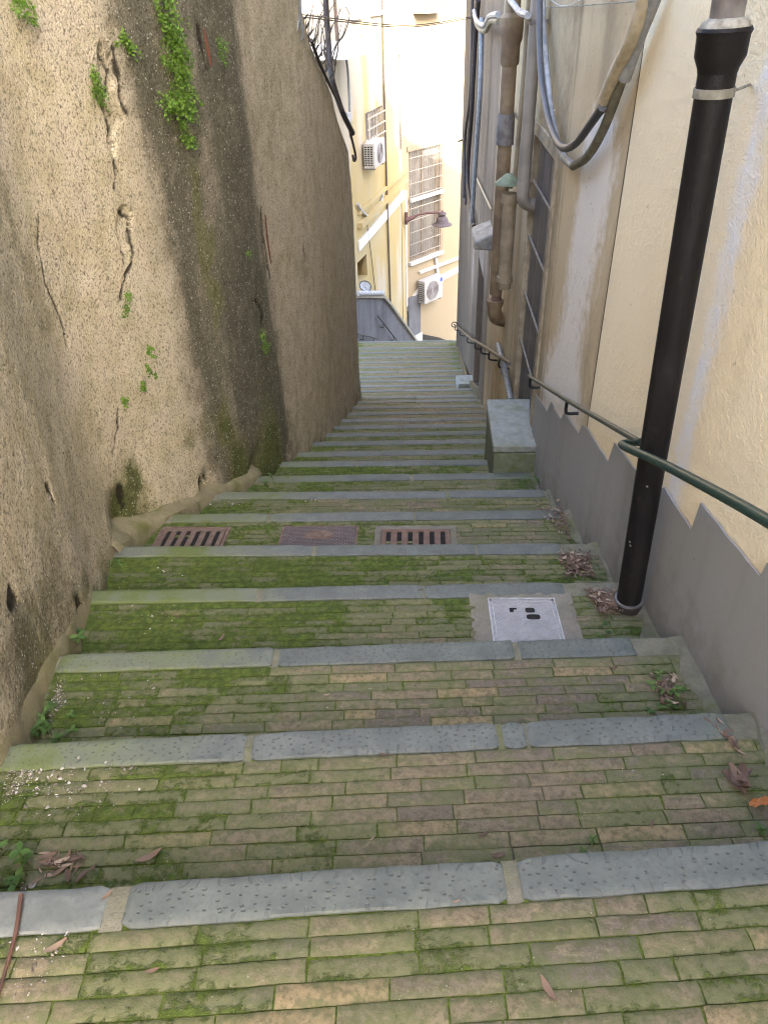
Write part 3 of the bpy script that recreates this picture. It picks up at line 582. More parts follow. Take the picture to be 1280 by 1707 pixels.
# mossy cement fillet at the foot of the wall: a smooth ramp past the ends of the steps
_ny = [float(nos(kk, -1.1)[1]) for kk in range(10)]; _nz = [zk(kk) for kk in range(10)]
for (ya, yb_, wmax) in ((2.95, 4.7, .09), (.9, 2.5, .03)):
    m = MB(); n = 70; V = []
    for i in range(n+1):
        y = ya+(yb_-ya)*i/n; xw = float(lwx(y))-.04; e = math.sin(math.pi*(.04+.92*i/n))**.5
        nz_ = float(vnoise(np.array(y*5.), np.array(2.), seed=3)); nz2 = float(vnoise(np.array(y*17.), np.array(5.), seed=4))
        w = .035+wmax*e*(.6+.6*nz_)+.012*nz2; zr = float(np.interp(y, _ny, _nz)); zt = zr+.012+.010*nz2
        V += [(xw+w+.004, y, zr-.30), (xw+w, y, zt-.012), (xw+w*.85, y, zt+.01), (xw+w*.5, y, zt+.02+.03*nz_), (xw+w*.2, y, zt+.055), (xw-.06, y, zt+.11)]
    m.add(V, [(i*6+j, i*6+j+1, (i+1)*6+j+1, (i+1)*6+j) for i in range(n) for j in range(5)]); m.build('cement_fillet', MT['fillet'], wall_l)

# ------------------------------------------------------------------ planar walls with openings
class Pl:
    def __init__(s, a, b):
        s.a = np.array(a, float); d = np.array(b, float)-s.a; s.L = float(np.hypot(*d)); s.t = d/s.L; s.b = s.a+d
        n = np.array([s.t[1], -s.t[0]]); mid = s.a+d/2; s.n = n if n@(-mid) > 0 else -n
    def at(s, u, z, o=0.):
        p = s.a+s.t*u+s.n*o; return np.array([p[0], p[1], z])
    def px(s, x, y, o=0.):
        q = on_line(x, y, s.a+s.n*o, s.b+s.n*o); return float((q[:2]-s.a-s.n*o)@s.t), float(q[2])
    def p3(s, x, y, o=0.):
        u, z = s.px(x, y, o); return s.at(u, z, o)
    def box(s, mb, u0, u1, z0, z1, o0, o1, **k):
        return mb.hexa([s.at(u0, z0, o0), s.at(u1, z0, o0), s.at(u1, z0, o1), s.at(u0, z0, o1), s.at(u0, z1, o0), s.at(u1, z1, o0), s.at(u1, z1, o1), s.at(u0, z1, o1)], **k)
def facade(mb, pl, u0, u1, z0, z1, holes=(), depth=.18, cell=.4, attr=None, fine=None):
    us = {u0, u1}; zs = {z0, z1}
    for h in holes: us |= {h[0], h[1]}; zs |= {h[2], h[3]}
    def fill(v, cell, rng=None):
        v = sorted(v); o = []
        for a, b in zip(v[:-1], v[1:]):
            n = max(1, int(math.ceil((b-a)/cell)))
            o += [a+(b-a)*i/n for i in range(n)]
        return o+[v[-1]]
    if fine: us |= {max(u0, fine[0]), min(u1, fine[1])}; zs |= {max(z0, fine[2]), min(z1, fine[3])}
    us = fill(us, cell); zs = fill(zs, cell); idx = {}; V = []; F = []
    if fine:
        def ref(v, a, b, c):
            o = []
            for p, q in zip(v[:-1], v[1:]):
                n = max(1, int(math.ceil((q-p)/c))) if p >= a-1e-6 and q <= b+1e-6 else 1
                o += [p+(q-p)*i/n for i in range(n)]
            return o+[v[-1]]
        us = ref(us, fine[0], fine[1], fine[4]); zs = ref(zs, fine[2], fine[3], fine[4])
    U = []; Z = []
    for i, u in enumerate(us):
        for j, z in enumerate(zs): idx[i, j] = len(V); V.append(pl.at(u, z)); U.append(u); Z.append(z)
    for i in range(len(us)-1):
        for j in range(len(zs)-1):
            c = ((us[i]+us[i+1])/2, (zs[j]+zs[j+1])/2)
            if any(h[0] < c[0] < h[1] and h[2] < c[1] < h[3] for h in holes): continue
            F.append((idx[i, j], idx[i+1, j], idx[i+1, j+1], idx[i, j+1]))
    at = attr(np.array(U), np.array(Z)) if attr else {'a': 0., 'b': 0.}
    mb.add(V, F, **at)
    for h in holes:
        c = [(h[0], h[2]), (h[1], h[2]), (h[1], h[3]), (h[0], h[3])]; d = h[4] if len(h) > 4 else depth
        V = [pl.at(u, z) for u, z in c]+[pl.at(u, z, -d) for u, z in c]
        mb.add(V, [(i, (i+1) % 4, (i+1) % 4+4, i+4) for i in range(4)], a=0., b=.3)

def wedge_body(mb, pl, u0, u1, z0, z1, o0, o1): return pl.box(mb, u0, u1, z0, z1, o1, o0, a=0., b=0.)

# ---- right side: cream house (near), weathered house (far)
pn = Pl((RA[0]+RA[0]*0-.0745, -3.), RB); pn = Pl((float(np.interp(-3, [0, 4.63], [RA[0], RB[0]]))-.0, -3.), RB)
k_ = (RB[0]-RA[0])/RB[1]; pn = Pl((RA[0]-3*k_, -3.), RB)
pf = Pl(RB, RD)
def rw(px, py, o=0.):
    q = pn.p3(px, py, o)
    return q if (q[1] < RB[1] and q[1] > -1) else pf.p3(px, py, o)
house = thing('cream_house', 'cream rendered house wall with a grey zigzag plinth on the right', 'house', (1.1, 1.5, -.4))
ue = pn.px(1010, 500)[0]
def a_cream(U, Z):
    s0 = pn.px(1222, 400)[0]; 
    # soft bluish shadow of the black pipe, painted into the wall colour
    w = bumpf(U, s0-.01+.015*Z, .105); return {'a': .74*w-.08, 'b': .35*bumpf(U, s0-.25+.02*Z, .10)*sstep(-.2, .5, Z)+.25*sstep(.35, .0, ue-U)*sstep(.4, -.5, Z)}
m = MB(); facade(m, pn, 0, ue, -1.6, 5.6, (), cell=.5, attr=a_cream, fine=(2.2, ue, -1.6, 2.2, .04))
# the proud edge of the newer render
V = []; zs = np.linspace(-1.6, 5.6, 110)
for i, z in enumerate(zs):
    j = .03*(float(vnoise(np.array(z*6.), np.array(.5), seed=3))-.5) if z < 3 else 0
    V += [pn.at(ue, z), pn.at(ue+.012+j*.5, z, -.004), pn.at(ue+.014+j*.5, z, -.02)]
m.add(V, [(3*i+j, 3*i+j+1, 3*i+j+4, 3*i+j+3) for i in range(len(zs)-1) for j in range(2)], a=0., b=.25)
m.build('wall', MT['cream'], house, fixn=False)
m = MB(); pn.box(m, 0, ue, -1.7, 5.6, -6, -.05, a=0., b=0.); m.build('house_body', MT['cream'], house)
m = MB(); pn.box(m, -.1, ue, 5.603, 5.8, -6.2, .15); m.build('roof', MT['roof'], house)
# grey plinth with zigzag top
zig = [(893,656),(912,687),(919,670),(935,700),(941,687),(965,724),(971,708),(978,712),(995,740),(1014,770),(1025,738),(1062,786),(1090,824),(1108,812),(1153,884),(1169,838),(1220,902),(1268,961),(1280,938),(1340,1030),(1420,1160),(1432,1110)]
tp = [pn.px(x, y, .006) for x, y in zig]; tp = [(u, z) for u, z in tp]
while tp[-1][0] > 1.2:
    u_, z_ = tp[-1]; tp += [(u_-.24, z_-.03), (u_-.26, z_+.11)]
bot = []
u = tp[-1][0]
for uu in np.linspace(tp[-1][0], tp[0][0], 30): y = pn.at(uu, 0)[1]; bot.append((uu, floor_z(.9, y)-.25))
m = MB(); fine = []
for (a, b) in zip(tp[:-1], tp[1:]):
    for i in range(5): t = i/5; fine.append((a[0]+(b[0]-a[0])*t, a[1]+(b[1]-a[1])*t+(.006*(random.random()-.5) if i else 0)))
fine.append(tp[-1])
m.poly_prism([pn.at(u, z, .0045) for u, z in fine+bot], np.array([pn.n[0], pn.n[1], 0])*.006, a=0., b=np.array(([0.]*len(fine)+[.75]*len(bot))*2))
m.build('plinth', MT['dado'], house, smooth=False)

old = thing('weathered_house', 'grimy beige house with pipes and door farther down the right side', 'house', (1.2, 4.6, -1.6))
pz = lambda x, y: pf.px(x, y)
dn = np.mean([pn.px(917, 265)[0], pn.px(885, 655)[0]])
# door in the far plane, just past the bend
D0 = .24; D1 = 1.28; DZ0 = -1.9; DZ1 = .62
rec = (pz(803, 540)[0], pz(793, 540)[0]); rec = (min(rec), max(rec)); rz1 = pz(798, 428)[1]
def a_old_n(U, Z):
    up = pn.px(978, 400)[0]; n = fbm(U*3, Z*1.2, oct=4, seed=61)
    pale = 1.2*bumpf(U, up-.10*(Z-.5), .36)*sstep(1.25, .75, Z)*(.6+.8*n)+.6*bumpf(U, pn.px(1015, 150)[0], .10)*bumpf(Z, 1.0, .35)
    pale = pale+.5*sstep(-.15, -.6, Z)
    return {'a': pale-.1, 'b': .6*sstep(.35, .0, U-ue)*sstep(1.6, .3, Z)*.6+.35*sstep(.8, 1.5, Z)+.5*bumpf(U, pn.L-.05, .05)+.35*bumpf(U, ue+.25, .12)*bumpf(Z, -.15, .25)}
m = MB(); facade(m, pn, ue+.013, pn.L, -2.2, 5.0, (), cell=.5, attr=a_old_n, fine=(ue+.013, pn.L, -1.6, 2.2, .03))
m.build('wall', MT['old'], old, fixn=False)
def a_old_f(U, Z):
    n = fbm(U*2, Z*.8, oct=4, seed=71); return {'a': .9*(n-.42)+.35*sstep(-.8, -1.8, Z)*n+.35*bumpf(U, 5.5, 1.)*bumpf(Z, -2.5, 1.)*n, 'b': .42+.7*(fbm(U*1.2, Z*.5, oct=3, seed=73)-.5)+.35*sstep(6, 12, U)+.3*sstep(-1., -3., Z)}
zfar = 4.0; uR = 4.3
m = MB(); facade(m, pf, 0, uR, -4.6, 5.0, [(D0, D1, DZ0, DZ1, .05)], cell=.6, attr=a_old_f, fine=(0, uR, -4, 2.2, .08)); m.build('wall', MT['old'], old, fixn=False)
m = MB(); facade(m, pf, uR, pf.L, -8., zfar, [(rec[0], rec[1], -7.9, rz1, .25)], cell=.6, attr=a_old_f, fine=(uR, pf.L, -7, 2.2, .12)); 
pe = Pl(pf.b, pf.b+np.array([6., .4])); V = [pf.at(pf.L, -14), pf.at(pf.L, zfar), np.array([pf.b[0]+16, pf.b[1]+.4, zfar]), np.array([pf.b[0]+16, pf.b[1]+.4, -14])]
m.add(V, [(0, 1, 2, 3)], a=0., b=.3); m.build('wall', MT['far'], old, fixn=False)
m = MB(); pf.box(m, 0, uR, -5, 5.0, -16, -.35, a=0., b=0.); pf.box(m, uR, pf.L-.02, -14, zfar, -16, -.35, a=0., b=0.); pn.box(m, ue+.02, pn.L, -3, 5.0, -6, -.35, a=0, b=0); m.build('house_body', MT['far'], old)
m = MB(); pf.box(m, -1.4, uR, 5.004, 5.2, -6, .15); m.build('roof', MT['roof'], old)
m = MB(); pf.box(m, uR, pf.L+.1, zfar+.004, zfar+.2, -16, .15); m.build('roof', MT['roof'], old)
m = MB(); pf.box(m, rec[0], rec[1], -7.9, rz1, -.26, -.22); m.build('dark_doorway', MT['dark'], old)
# door: panel, frame, bars
dr = thing('metal_door', 'tall grey panelled metal door in a chipped beige frame beside the hanging cables', 'door', pf.at(.5, -1.2)); 
m = MB(); pf.box(m, D0+.05, D1-.04, DZ0, DZ1-.05, -.048, -.028)
for i in range(3):
    u0 = D0+.05+(D1-D0-.09)*i/3; u1 = D0+.05+(D1-D0-.09)*(i+1)/3
    m.add([pf.at(u0+.015, DZ0, -.0265), pf.at((u0+u1)/2, DZ0, -.010), pf.at(u1-.015, DZ0, -.0265), pf.at(u0+.015, DZ1-.06, -.0265), pf.at((u0+u1)/2, DZ1-.06, -.010), pf.at(u1-.015, DZ1-.06, -.0265)], [(0, 1, 4, 3), (1, 2, 5, 4)])
m.build('panel', MT['doorp'], dr, smooth=False)
for z in (-.95, -.55, -.12, .28):
    m = MB(); pf.box(m, D0+.06, D1-.05, z, z+.014, -.0095, .002); m.build('cross_bar', MT['doorbar'], dr)
m = MB(); pf.box(m, D0-.07, D0+.03, DZ0, DZ1+.06, -.047, .015); pf.box(m, D1-.02, D1+.05, DZ0, DZ1+.06, -.047, .015); pf.box(m, D0+.031, D1-.021, DZ1-.03, DZ1+.06, -.047, .013); m.build('frame', MT['doorf'], dr, bevel=.006)
# ledge in front of the door
zl = -1.2; c = [at_z(810, 665, zl), at_z(870, 665, zl), at_z(879, 744, zl), at_z(822, 743, zl)]
lg = thing('stone_doorstep', 'worn greenish stone doorstep block at the foot of the right wall', 'doorstep', (c[3]+c[1])/2-np.array([0, 0, .25]))
m = MB(); b_ = [p.copy() for p in c]; b_[1][0] += .12; b_[2][0] += .12
m.hexa([p-np.array([0, 0, .06]) for p in b_]+b_); m.build('top_slab', MT['ledge'], lg, bevel=.012)
m = MB(); s_ = [p+np.array([.012 if i in (0, 3) else 0, .012 if i > 1 else -.012, 0]) for i, p in enumerate(b_)]; m.hexa([np.array([p[0], p[1], -2.6]) for p in s_]+[p-np.array([0, 0, .061]) for p in s_]); m.build('base', MT['mossy'], lg)
q0 = at_z(826, 768, -1.36); q1 = at_z(880, 766, -1.36)
m = MB(); m.hexa([(q0[0], q0[1], -1.7), (q1[0]+.1, q1[1], -1.7), (c[2][0]+.1, c[2][1]-.014, -1.7), (c[3][0], c[3][1]-.014, -1.7), (q0[0], q0[1], -1.34), (q1[0]+.1, q1[1], -1.34), (c[2][0]+.1, c[2][1]-.014, -1.25), (c[3][0], c[3][1]-.014, -1.25)]); m.build('lower_step', MT['mossy'], lg, bevel=.015)
# small grey block lower down
q = at_z(776, 650, zk(19)); m = MB(); m.box((q[0]-.13, q[1]-.02, zk(21)-.1), (q[0]+.30, q[1]+.30, zk(19)+.12)); tag(m.build('concrete_block', MT['ledge'], origin=(q[0], q[1], zk(20)), bevel=.01), 'small grey concrete block standing on the far steps beside the wall', 'block')
# sloping cement kerbs at the foot of the far wall
m = MB()
Vk = []
for (x, y, k) in ((762, 575, 27), (767, 600, 24), (775, 628, 20), (797, 652, 17), (818, 672, 14)):
    p = at_z(x, y, zk(k)+.12); Vk += [p, p+np.array([.05, 0, .01]), p-np.array([0, 0, .5])]
m.add(Vk, [f for i in range(4) for f in ((3*i, 3*i+1, 3*i+4, 3*i+3), (3*i+2, 3*i, 3*i+3, 3*i+5))]); tag(m.build('kerb', MT['soil']), 'low stone kerb running down along the grimy right wall', 'kerb', kind='structure')

# ------------------------------------------------------------------ pipes, cables and rails on the right
f0 = on_tread(1050, 1010, 3); 
xw = float(rwx(f0[1])); f0 = np.array([xw-.072, f0[1]-.01, f0[2]-.02]); t0 = at_y(1205, 60, f0[1]-.02); t0[0] = min(t0[0], xw-.075)
def lerp(a, b, t): return a+(b-a)*t
bp = thing('black_drainpipe', 'thick black drainpipe standing against the cream wall on the right', 'drainpipe', f0)
PR = .048
zy = lambda y: float(at_y(1200, y, f0[1])[2]); zA, zB, zC = zy(112), zy(92), zy(44)
m = MB(); zt = lambda z: lerp(f0, t0, (z-f0[2])/(t0[2]-f0[2]))
m.tube([zt(f0[2]+.04), zt(0), zt(.7), zt(zA)], PR, 28); m.build('pipe', MT['black'], bp)
m = MB(); m.tube([zt(zA-.01), zt(zA), zt(zB), zt(zC-.018), zt(zC-.008), zt(zC)], [PR+.001, PR+.003, PR+.015, PR+.016, PR+.020, PR+.016], 28); m.build('socket', MT['black'], bp)
m = MB(); m.tube([zt(zC), zt(zC+.010), zt(zC+.020)], [PR+.013, PR+.008, PR-.006], 20); m.build('mortar_seal', MT['mortar'], bp)
m = MB(); m.tube([zt(zC+.008), zt(1.8), zt(2.6), zt(5)], PR-.007, 24); m.build('upper_pipe', MT['greytop'], bp)
zc = float(at_y(1188, 152, f0[1])[2])
m = MB(); m.tube([zt(zc-.011), zt(zc+.011)], [PR+.004, PR+.004], 28); m.tube([zt(zc)+np.array([PR, 0, 0]), pn.p3(1252, 140, -.01)], .004, 8); m.build('clamp', MT['band'], bp)
m = MB(); m.tube([zt(f0[2]-.02), zt(f0[2]+.06), zt(f0[2]+.064)], [PR+.002, PR+.005, PR+.001], 28); m.build('collar', MT['collar'], bp)
m = MB(); m.tube([zt(f0[2]+.064), zt(f0[2]+.072)], [PR+.008, PR+.007], 28); m.build('ring', MT['silver'], bp)
# handrail bending round the pipe
hr = thing('green_handrail', 'dark green steel handrail bending around the black drainpipe', 'handrail', pn.p3(1060, 745, .07))
o1 = .07; o2 = .155
pipe_o = .0725+.0
P = [pn.p3(x, y, o1) if x > 905 else rw(x, y, o1) for x, y in ((881, 627), (945, 667), (1010, 705), (1062, 735))]
A_ = pn.p3(1052, 738, o1+.01); B_ = pn.p3(1038, 744, o2-.02)
path = list(spl(P, 24))
m = MB(); m.tube(path, .0125, 14); m.build('upper_rail', MT['railg'], hr)
Q = [pn.p3(x, y, o2) for x, y in ((1046, 747), (1075, 760), (1113, 778), (1200, 824), (1285, 872), (1420, 955))]; Q.append(Q[-1]+(Q[-1]-Q[-2])*1.5)
U0 = pn.p3(1068, 737, o1); U1 = pn.p3(1046, 738, o1+.005); U2 = pn.p3(1036, 741, (o1+o2)/2)
m = MB(); m.tube(np.concatenate([spl([U0, U1, U2, Q[0], Q[1]], 36)[:-1], spl(Q[1:], 20)]), .0155, 16); m.build('lower_rail', MT['green'], hr)
for (x, y) in ((884, 628), (945, 667)):
    a = pn.p3(x, y, o1) if x > 905 else rw(x, y, o1); w = a-np.array([pn.n[0], pn.n[1], 0])*(o1+.01)
    m = MB(); m.tube(spl([a-np.array([0, 0, .01]), a-np.array([0, 0, .065]), a*.8+w*.2-np.array([0, 0, .082]), w-np.array([0, 0, .082])], 16), .0095, 10); m.build('bracket', MT['blackm'], hr)
# hand rails on the far wall
for (pts, lab, br) in (([(790, 567), (812, 581), (850, 606)], 'short brown handrail with brackets below the broken pipe', 4), ([(757, 541), (765, 548), (792, 571)], 'thin brown handrail at the far corner of the grimy wall', 3)):
    P = [pf.p3(x, y, .09) for x, y in pts]; r_ = thing('handrail', lab, 'handrail', P[1]); m = MB(); m.tube(P, .018, 10); m.build('rail', MT['rail2'], r_)
    for i in range(br):
        a = lerp(P[0], P[-1], (i+.25)/br); w = a-np.array([pf.n[0], pf.n[1], 0])*.10; m = MB(); m.tube(spl([a, a-np.array([0, 0, .10]), w-np.array([0, 0, .12])], 10), .010, 8); m.build('bracket', MT['blackm'], r_)
    if br == 3:
        m = MB(); a = P[0]; m.tube([a+.06*np.array([math.cos(t), 0, math.sin(t)]) for t in np.linspace(0, 5.5, 14)], .012, 8); m.build('end_scroll', MT['blackm'], r_)
# grey pipe with elbow
def vpipe(px, o): 
    return [pf.p3(x, y, o) for x, y in px]
def dpipe(u, o, z0, z1): return [pf.at(u, z0, o), pf.at(u, z1, o)]
ug, zg = pf.px(873, 330, .07)
gp = thing('grey_drainpipe', 'smooth grey drainpipe ending in an elbow left of the hanging cables', 'drainpipe', pf.at(ug, zg, .07))
zg0 = pf.px(873, 300, .07)[1]
m = MB(); m.tube([pf.at(ug, zg0, .08), pf.at(ug, 3, .08), pf.at(ug, 6, .08)], .044, 20); m.build('pipe', MT['greyp'], gp)
m = MB(); m.tube([pf.at(ug, zg0+.005, .08), pf.at(ug, zg0-.03, .08)], .049, 20); m.tube(spl([pf.at(ug, zg0-.02, .08), pf.at(ug, zg0-.10, .078), pf.at(ug+.02, zg0-.15, .05), pf.at(ug+.05, zg0-.18, -.03)], 14), .046, 20); m.build('elbow', MT['greyp'], gp)
zc = pf.px(885, 32, .07)[1]; m = MB(); m.tube([pf.at(ug, zc-.012, .08), pf.at(ug, zc+.012, .08)], .049, 20); m.box(pf.at(ug, zc, .05)-.012, pf.at(ug, zc, -.01)+.012); m.build('clamp', MT['greytop'], gp)
# big brown clay pipe, broken at its foot
ub = pf.px(833, 400, .10)[0]; cl = lambda y: pf.px(833, y, .10)[1]
cp = thing('clay_drainpipe', 'big brown clay drainpipe broken open near its foot', 'drainpipe', pf.at(ub, cl(560), .1))
m = MB(); m.tube([pf.at(ub, cl(512), .11), pf.at(ub, cl(300), .11), pf.at(ub, cl(200), .11), pf.at(ub, 1.9, .11), pf.at(ub, 5, .11)], .062, 22); m.build('pipe', MT['brownp'], cp)
m = MB(); m.tube([pf.at(ub, cl(92), .11), pf.at(ub, cl(88), .11), pf.at(ub, cl(60), .11), pf.at(ub, cl(52), .11), pf.at(ub, cl(20), .11), pf.at(ub, cl(14), .11)], [.070, .078, .078, .092, .096, .07], 22); m.build('socket', MT['brownp'], cp)
m = MB(); m.tube([pf.at(ub, cl(222), .11), pf.at(ub, cl(170), .11)], [.077, .073], 22); m.build('repair_sleeve', MT['greytop'], cp)
m = MB(); m.tube([pf.at(ub, cl(538), .10), pf.at(ub, cl(505), .10)], .048, 18); m.build('inner_pipe', MT['iron'], cp)
m = MB(); m.tube(spl([pf.at(ub, cl(530), .11), pf.at(ub, cl(550), .11), pf.at(ub+.05, cl(570), .08), pf.at(ub+.12, cl(584), -.05)], 16), .068, 20); m.tube([pf.at(ub, cl(538), .11), pf.at(ub, cl(526), .11)], [.078, .084], 22); m.build('elbow', MT['brownp'], cp)
# thinner beige pipe with a green cap
u2 = pf.px(845, 400, .09)[0]; c2 = lambda y: pf.px(845, y, .09)[1]
tp_ = thing('beige_drainpipe', 'narrower beige clay pipe under a small green metal hood', 'drainpipe', pf.at(u2, c2(500), .09))
m = MB(); m.tube([pf.at(u2, c2(500), .09), pf.at(u2, c2(318), .09)], .058, 18); m.build('pipe', MT['beigep'], tp_)
for y0, y1 in ((486, 474), (328, 310)):
    m = MB(); m.tube([pf.at(u2, c2(y0), .09), pf.at(u2, c2(y1), .09)], [.072, .072], 18); m.build('socket', MT['beigep'], tp_)
m = MB(); m.lathe([(.0, .05), (.03, .045), (.11, -.02), (.115, -.03), (.02, -.02)], pf.at(u2, c2(285), .11), 18); m.tube([pf.at(u2, c2(300), .10), pf.at(u2, c2(290), .10)], .03, 10); m.build('hood', MT['greend'], tp_)
m = MB(); m.tube([pf.at(u2, c2(286), .06), pf.at(u2-.02, c2(100), .05), pf.at(u2-.03, 3., .05)], .018, 8); m.build('riser_conduit', MT['beigep'], tp_)
# steel conduit near the ground
m = MB(); P = vpipe(((830, 575), (842, 622), (851, 668)), .05); m.tube(P, .028, 12); m.tube([lerp(P[0], P[2], .48), lerp(P[0], P[2], .52)], .034, 12); tag(m.build('steel_conduit', MT['steel'], origin=P[2]), 'thin blue grey conduit slanting down behind the stone doorstep', 'conduit')
# marble slab over the dark doorway
s0 = pf.p3(804, 405, 0); us = pf.px(790, 405)[0]; zs_ = (pf.px(790, 425)[1], pf.px(790, 392)[1])
o_ = .22; ua, ub_ = pf.px(801, 408, o_)[0], pf.px(777, 408, o_)[0]; um = (ua+ub_)/2; za, zb = pf.px(790, 420, o_)[1], pf.px(790, 400, o_)[1]
m = MB(); m.hexa([pf.at(um-.32, za, -.05), pf.at(um+.32, za, -.05), pf.at(um+.32, za+.02, o_), pf.at(um-.32, za+.02, o_), pf.at(um-.32, zb+.1, -.05), pf.at(um+.32, zb+.1, -.05), pf.at(um+.32, zb, o_), pf.at(um-.32, zb, o_)]); tag(m.build('marble_canopy', MT['marble'], origin=pf.at(um, za), bevel=.02), 'stained white marble slab jutting out above the dark doorway', 'canopy')
# conduits running down the corner
for i, (pts, r_, mt, lab) in enumerate((([(797, 0), (792, 60), (786, 180), (779, 300), (790, 378)], .035, 'cable', 'thickest black cable hanging down the far corner of the grimy wall'), ([(787, 0), (784, 150), (775, 230), (773, 330)], .022, 'cable', 'thin black cable hanging along the outer edge of the grimy wall'), ([(803, 30), (800, 150), (793, 260), (786, 370)], .03, 'steel', 'grey conduit running down between black cables near the far corner'))):
    P = spl([pf.p3(x, y, .06+.03*i) for x, y in pts], 30); m = MB(); m.tube(P, r_, 8); tag(m.build('wall_cable' if mt == 'cable' else 'wall_conduit', MT[mt], origin=P[-1]), lab, 'cable' if mt == 'cable' else 'conduit')
m = MB(); P = [pf.p3(x, y, .05) for x, y in ((776, 340), (774, 250), (775, 236), (771, 233), (764, 236))]; m.tube(spl(P, 16), .02, 8); tag(m.build('wall_hook', MT['cable'], origin=P[1]), 'small dark hooked bracket sticking out at the far corner of the grimy wall', 'hook')
for i, (pts, lab) in enumerate((([(790, 18), (794, 34), (806, 42), (816, 27), (830, 24)], 'pale zigzag hose crossing from the corner to the clay pipe'), ([(850, 0), (858, 10), (866, 20), (880, 26)], 'pale hose looping behind the grey drainpipe at the top'), ([(790, 24), (796, 44), (808, 52), (818, 36), (831, 36)], 'dirty lower zigzag hose crossing from the corner to the clay pipe'))):
    P = spl([pf.p3(x, y, .14) for x, y in pts], 24); m = MB(); m.tube(P, .026 if i != 1 else .022, 8); tag(m.build('wall_hose', MT['hose' if i < 2 else 'sheathd'], origin=P[0]), lab, 'hose')
m = MB(); P = [pf.p3(x, y, .03) for x, y in ((790, 288), (818, 348))]; m.tube(P, .012, 6); tag(m.build('wall_wire', MT['sheath'], origin=P[0]), 'thin pale wire slanting across the grimy wall left of the clay pipe', 'wire')
m = MB(); P = [pf.p3(x, y, .03) for x, y in ((850, 181), (866, 202))]; m.tube(P, .01, 6); tag(m.build('wall_wire', MT['beigep'], origin=P[0]), 'short beige wire between the clay pipe and the grey drainpipe', 'wire')
# two big looped cables
def cab(pts, offs): return spl([rw(x, y, o) for (x, y), o in zip(pts, offs)], 60)
K1 = [(903, -20), (906, 60), (912, 130), (920, 200), (935, 255), (955, 277), (978, 262), (1003, 220), (1025, 165), (1045, 105)]
K2 = [(899, -20), (899, 70), (903, 140), (914, 200), (928, 236), (943, 247), (962, 236), (985, 205), (1004, 178)]
def mk(pts, o): 
    P = []
    for i, (x, y) in enumerate(pts):
        t = i/(len(pts)-1); D = 4.9+(3.2-4.9)*min(1, t*1.15); 
        q = at_y(x, y, D); xw_ = float(rwx(D)); P.append(np.array([min(q[0], xw_-o), q[1], q[2]]) if q[0] > xw_-.02 else q)
    return P
def pln(pts, o, D0_=5.0, D1_=3.1):
    # a line in the air close to the wall: walk the depth until the point is o from the wall
    out = []
    for (x, y) in pts:
        lo, hi = 1.5, 9.
        for _ in range(40):
            mid = (lo+hi)/2; q = at_y(x, y, mid)
            if q[0] > float(rwx(mid))-o: hi = mid
            else: lo = mid
        out.append(at_y(x, y, lo))
    return out
cb = thing('looped_cable', 'thick pale conduit hanging in a low loop across the right wall', 'cable', pln([(950, 275)], .05)[0])
P = pln(K1, .05); n1 = 6
m = MB(); m.tube(spl(P[:n1], 40), .020, 12); m.build('pale_length', MT['hose'], cb)
m = MB(); m.tube(spl(P[n1-1:], 30), .021, 12); m.build('stained_length', MT['sheathd'], cb)
q = pln([(918, 184)], .05)[0]; m = MB(); m.tube([q-np.array([0, 0, .004]), q+np.array([0, 0, .004])], .026, 10); m.build('cable_tie', MT['white'], cb)
cb2 = thing('looped_cable', 'black conduit in a shallower loop above the pale one, ending in a beige sheath', 'cable', pln([(943, 247)], .09)[0])
P = pln(K2, .09); m = MB(); m.tube(spl(P, 50), .0195, 12); m.build('black_length', MT['hosed'], cb2)
P = pln([(1000, 182), (1012, 152), (1030, 112), (1048, 75), (1062, 35), (1076, -20)], .085); m = MB(); S_ = spl(P, 50); m.tube(S_, .0265, 12); m.build('sheath', MT['sheath'], cb2)
P = pln([(1040, 130), (1052, 95), (1066, 55), (1080, 20), (1096, -20)], .05); m = MB(); m.tube(spl(P, 30), .028, 12); tag(m.build('grey_sleeve', MT['hose'], origin=P[0]), 'smooth grey sleeve tube beside the beige sheath at the top', 'tube')
m = MB(); P = pln([(884, 14), (930, 12), (985, 8), (1062, 2)], .03); m.tube(spl(P, 20), .0025, 6); tag(m.build('wall_wire', MT['band'], origin=P[0]), 'very thin pale wire running level across the right wall above the loops', 'wire')
m = MB(); P = pln([(918, 0), (928, 7), (938, 10), (952, 7), (966, 0)], .025); m.tube(spl(P, 20), .0025, 6); tag(m.build('wall_wire', MT['white'], origin=P[2]), 'thin white wire sagging from the top above the door', 'wire')

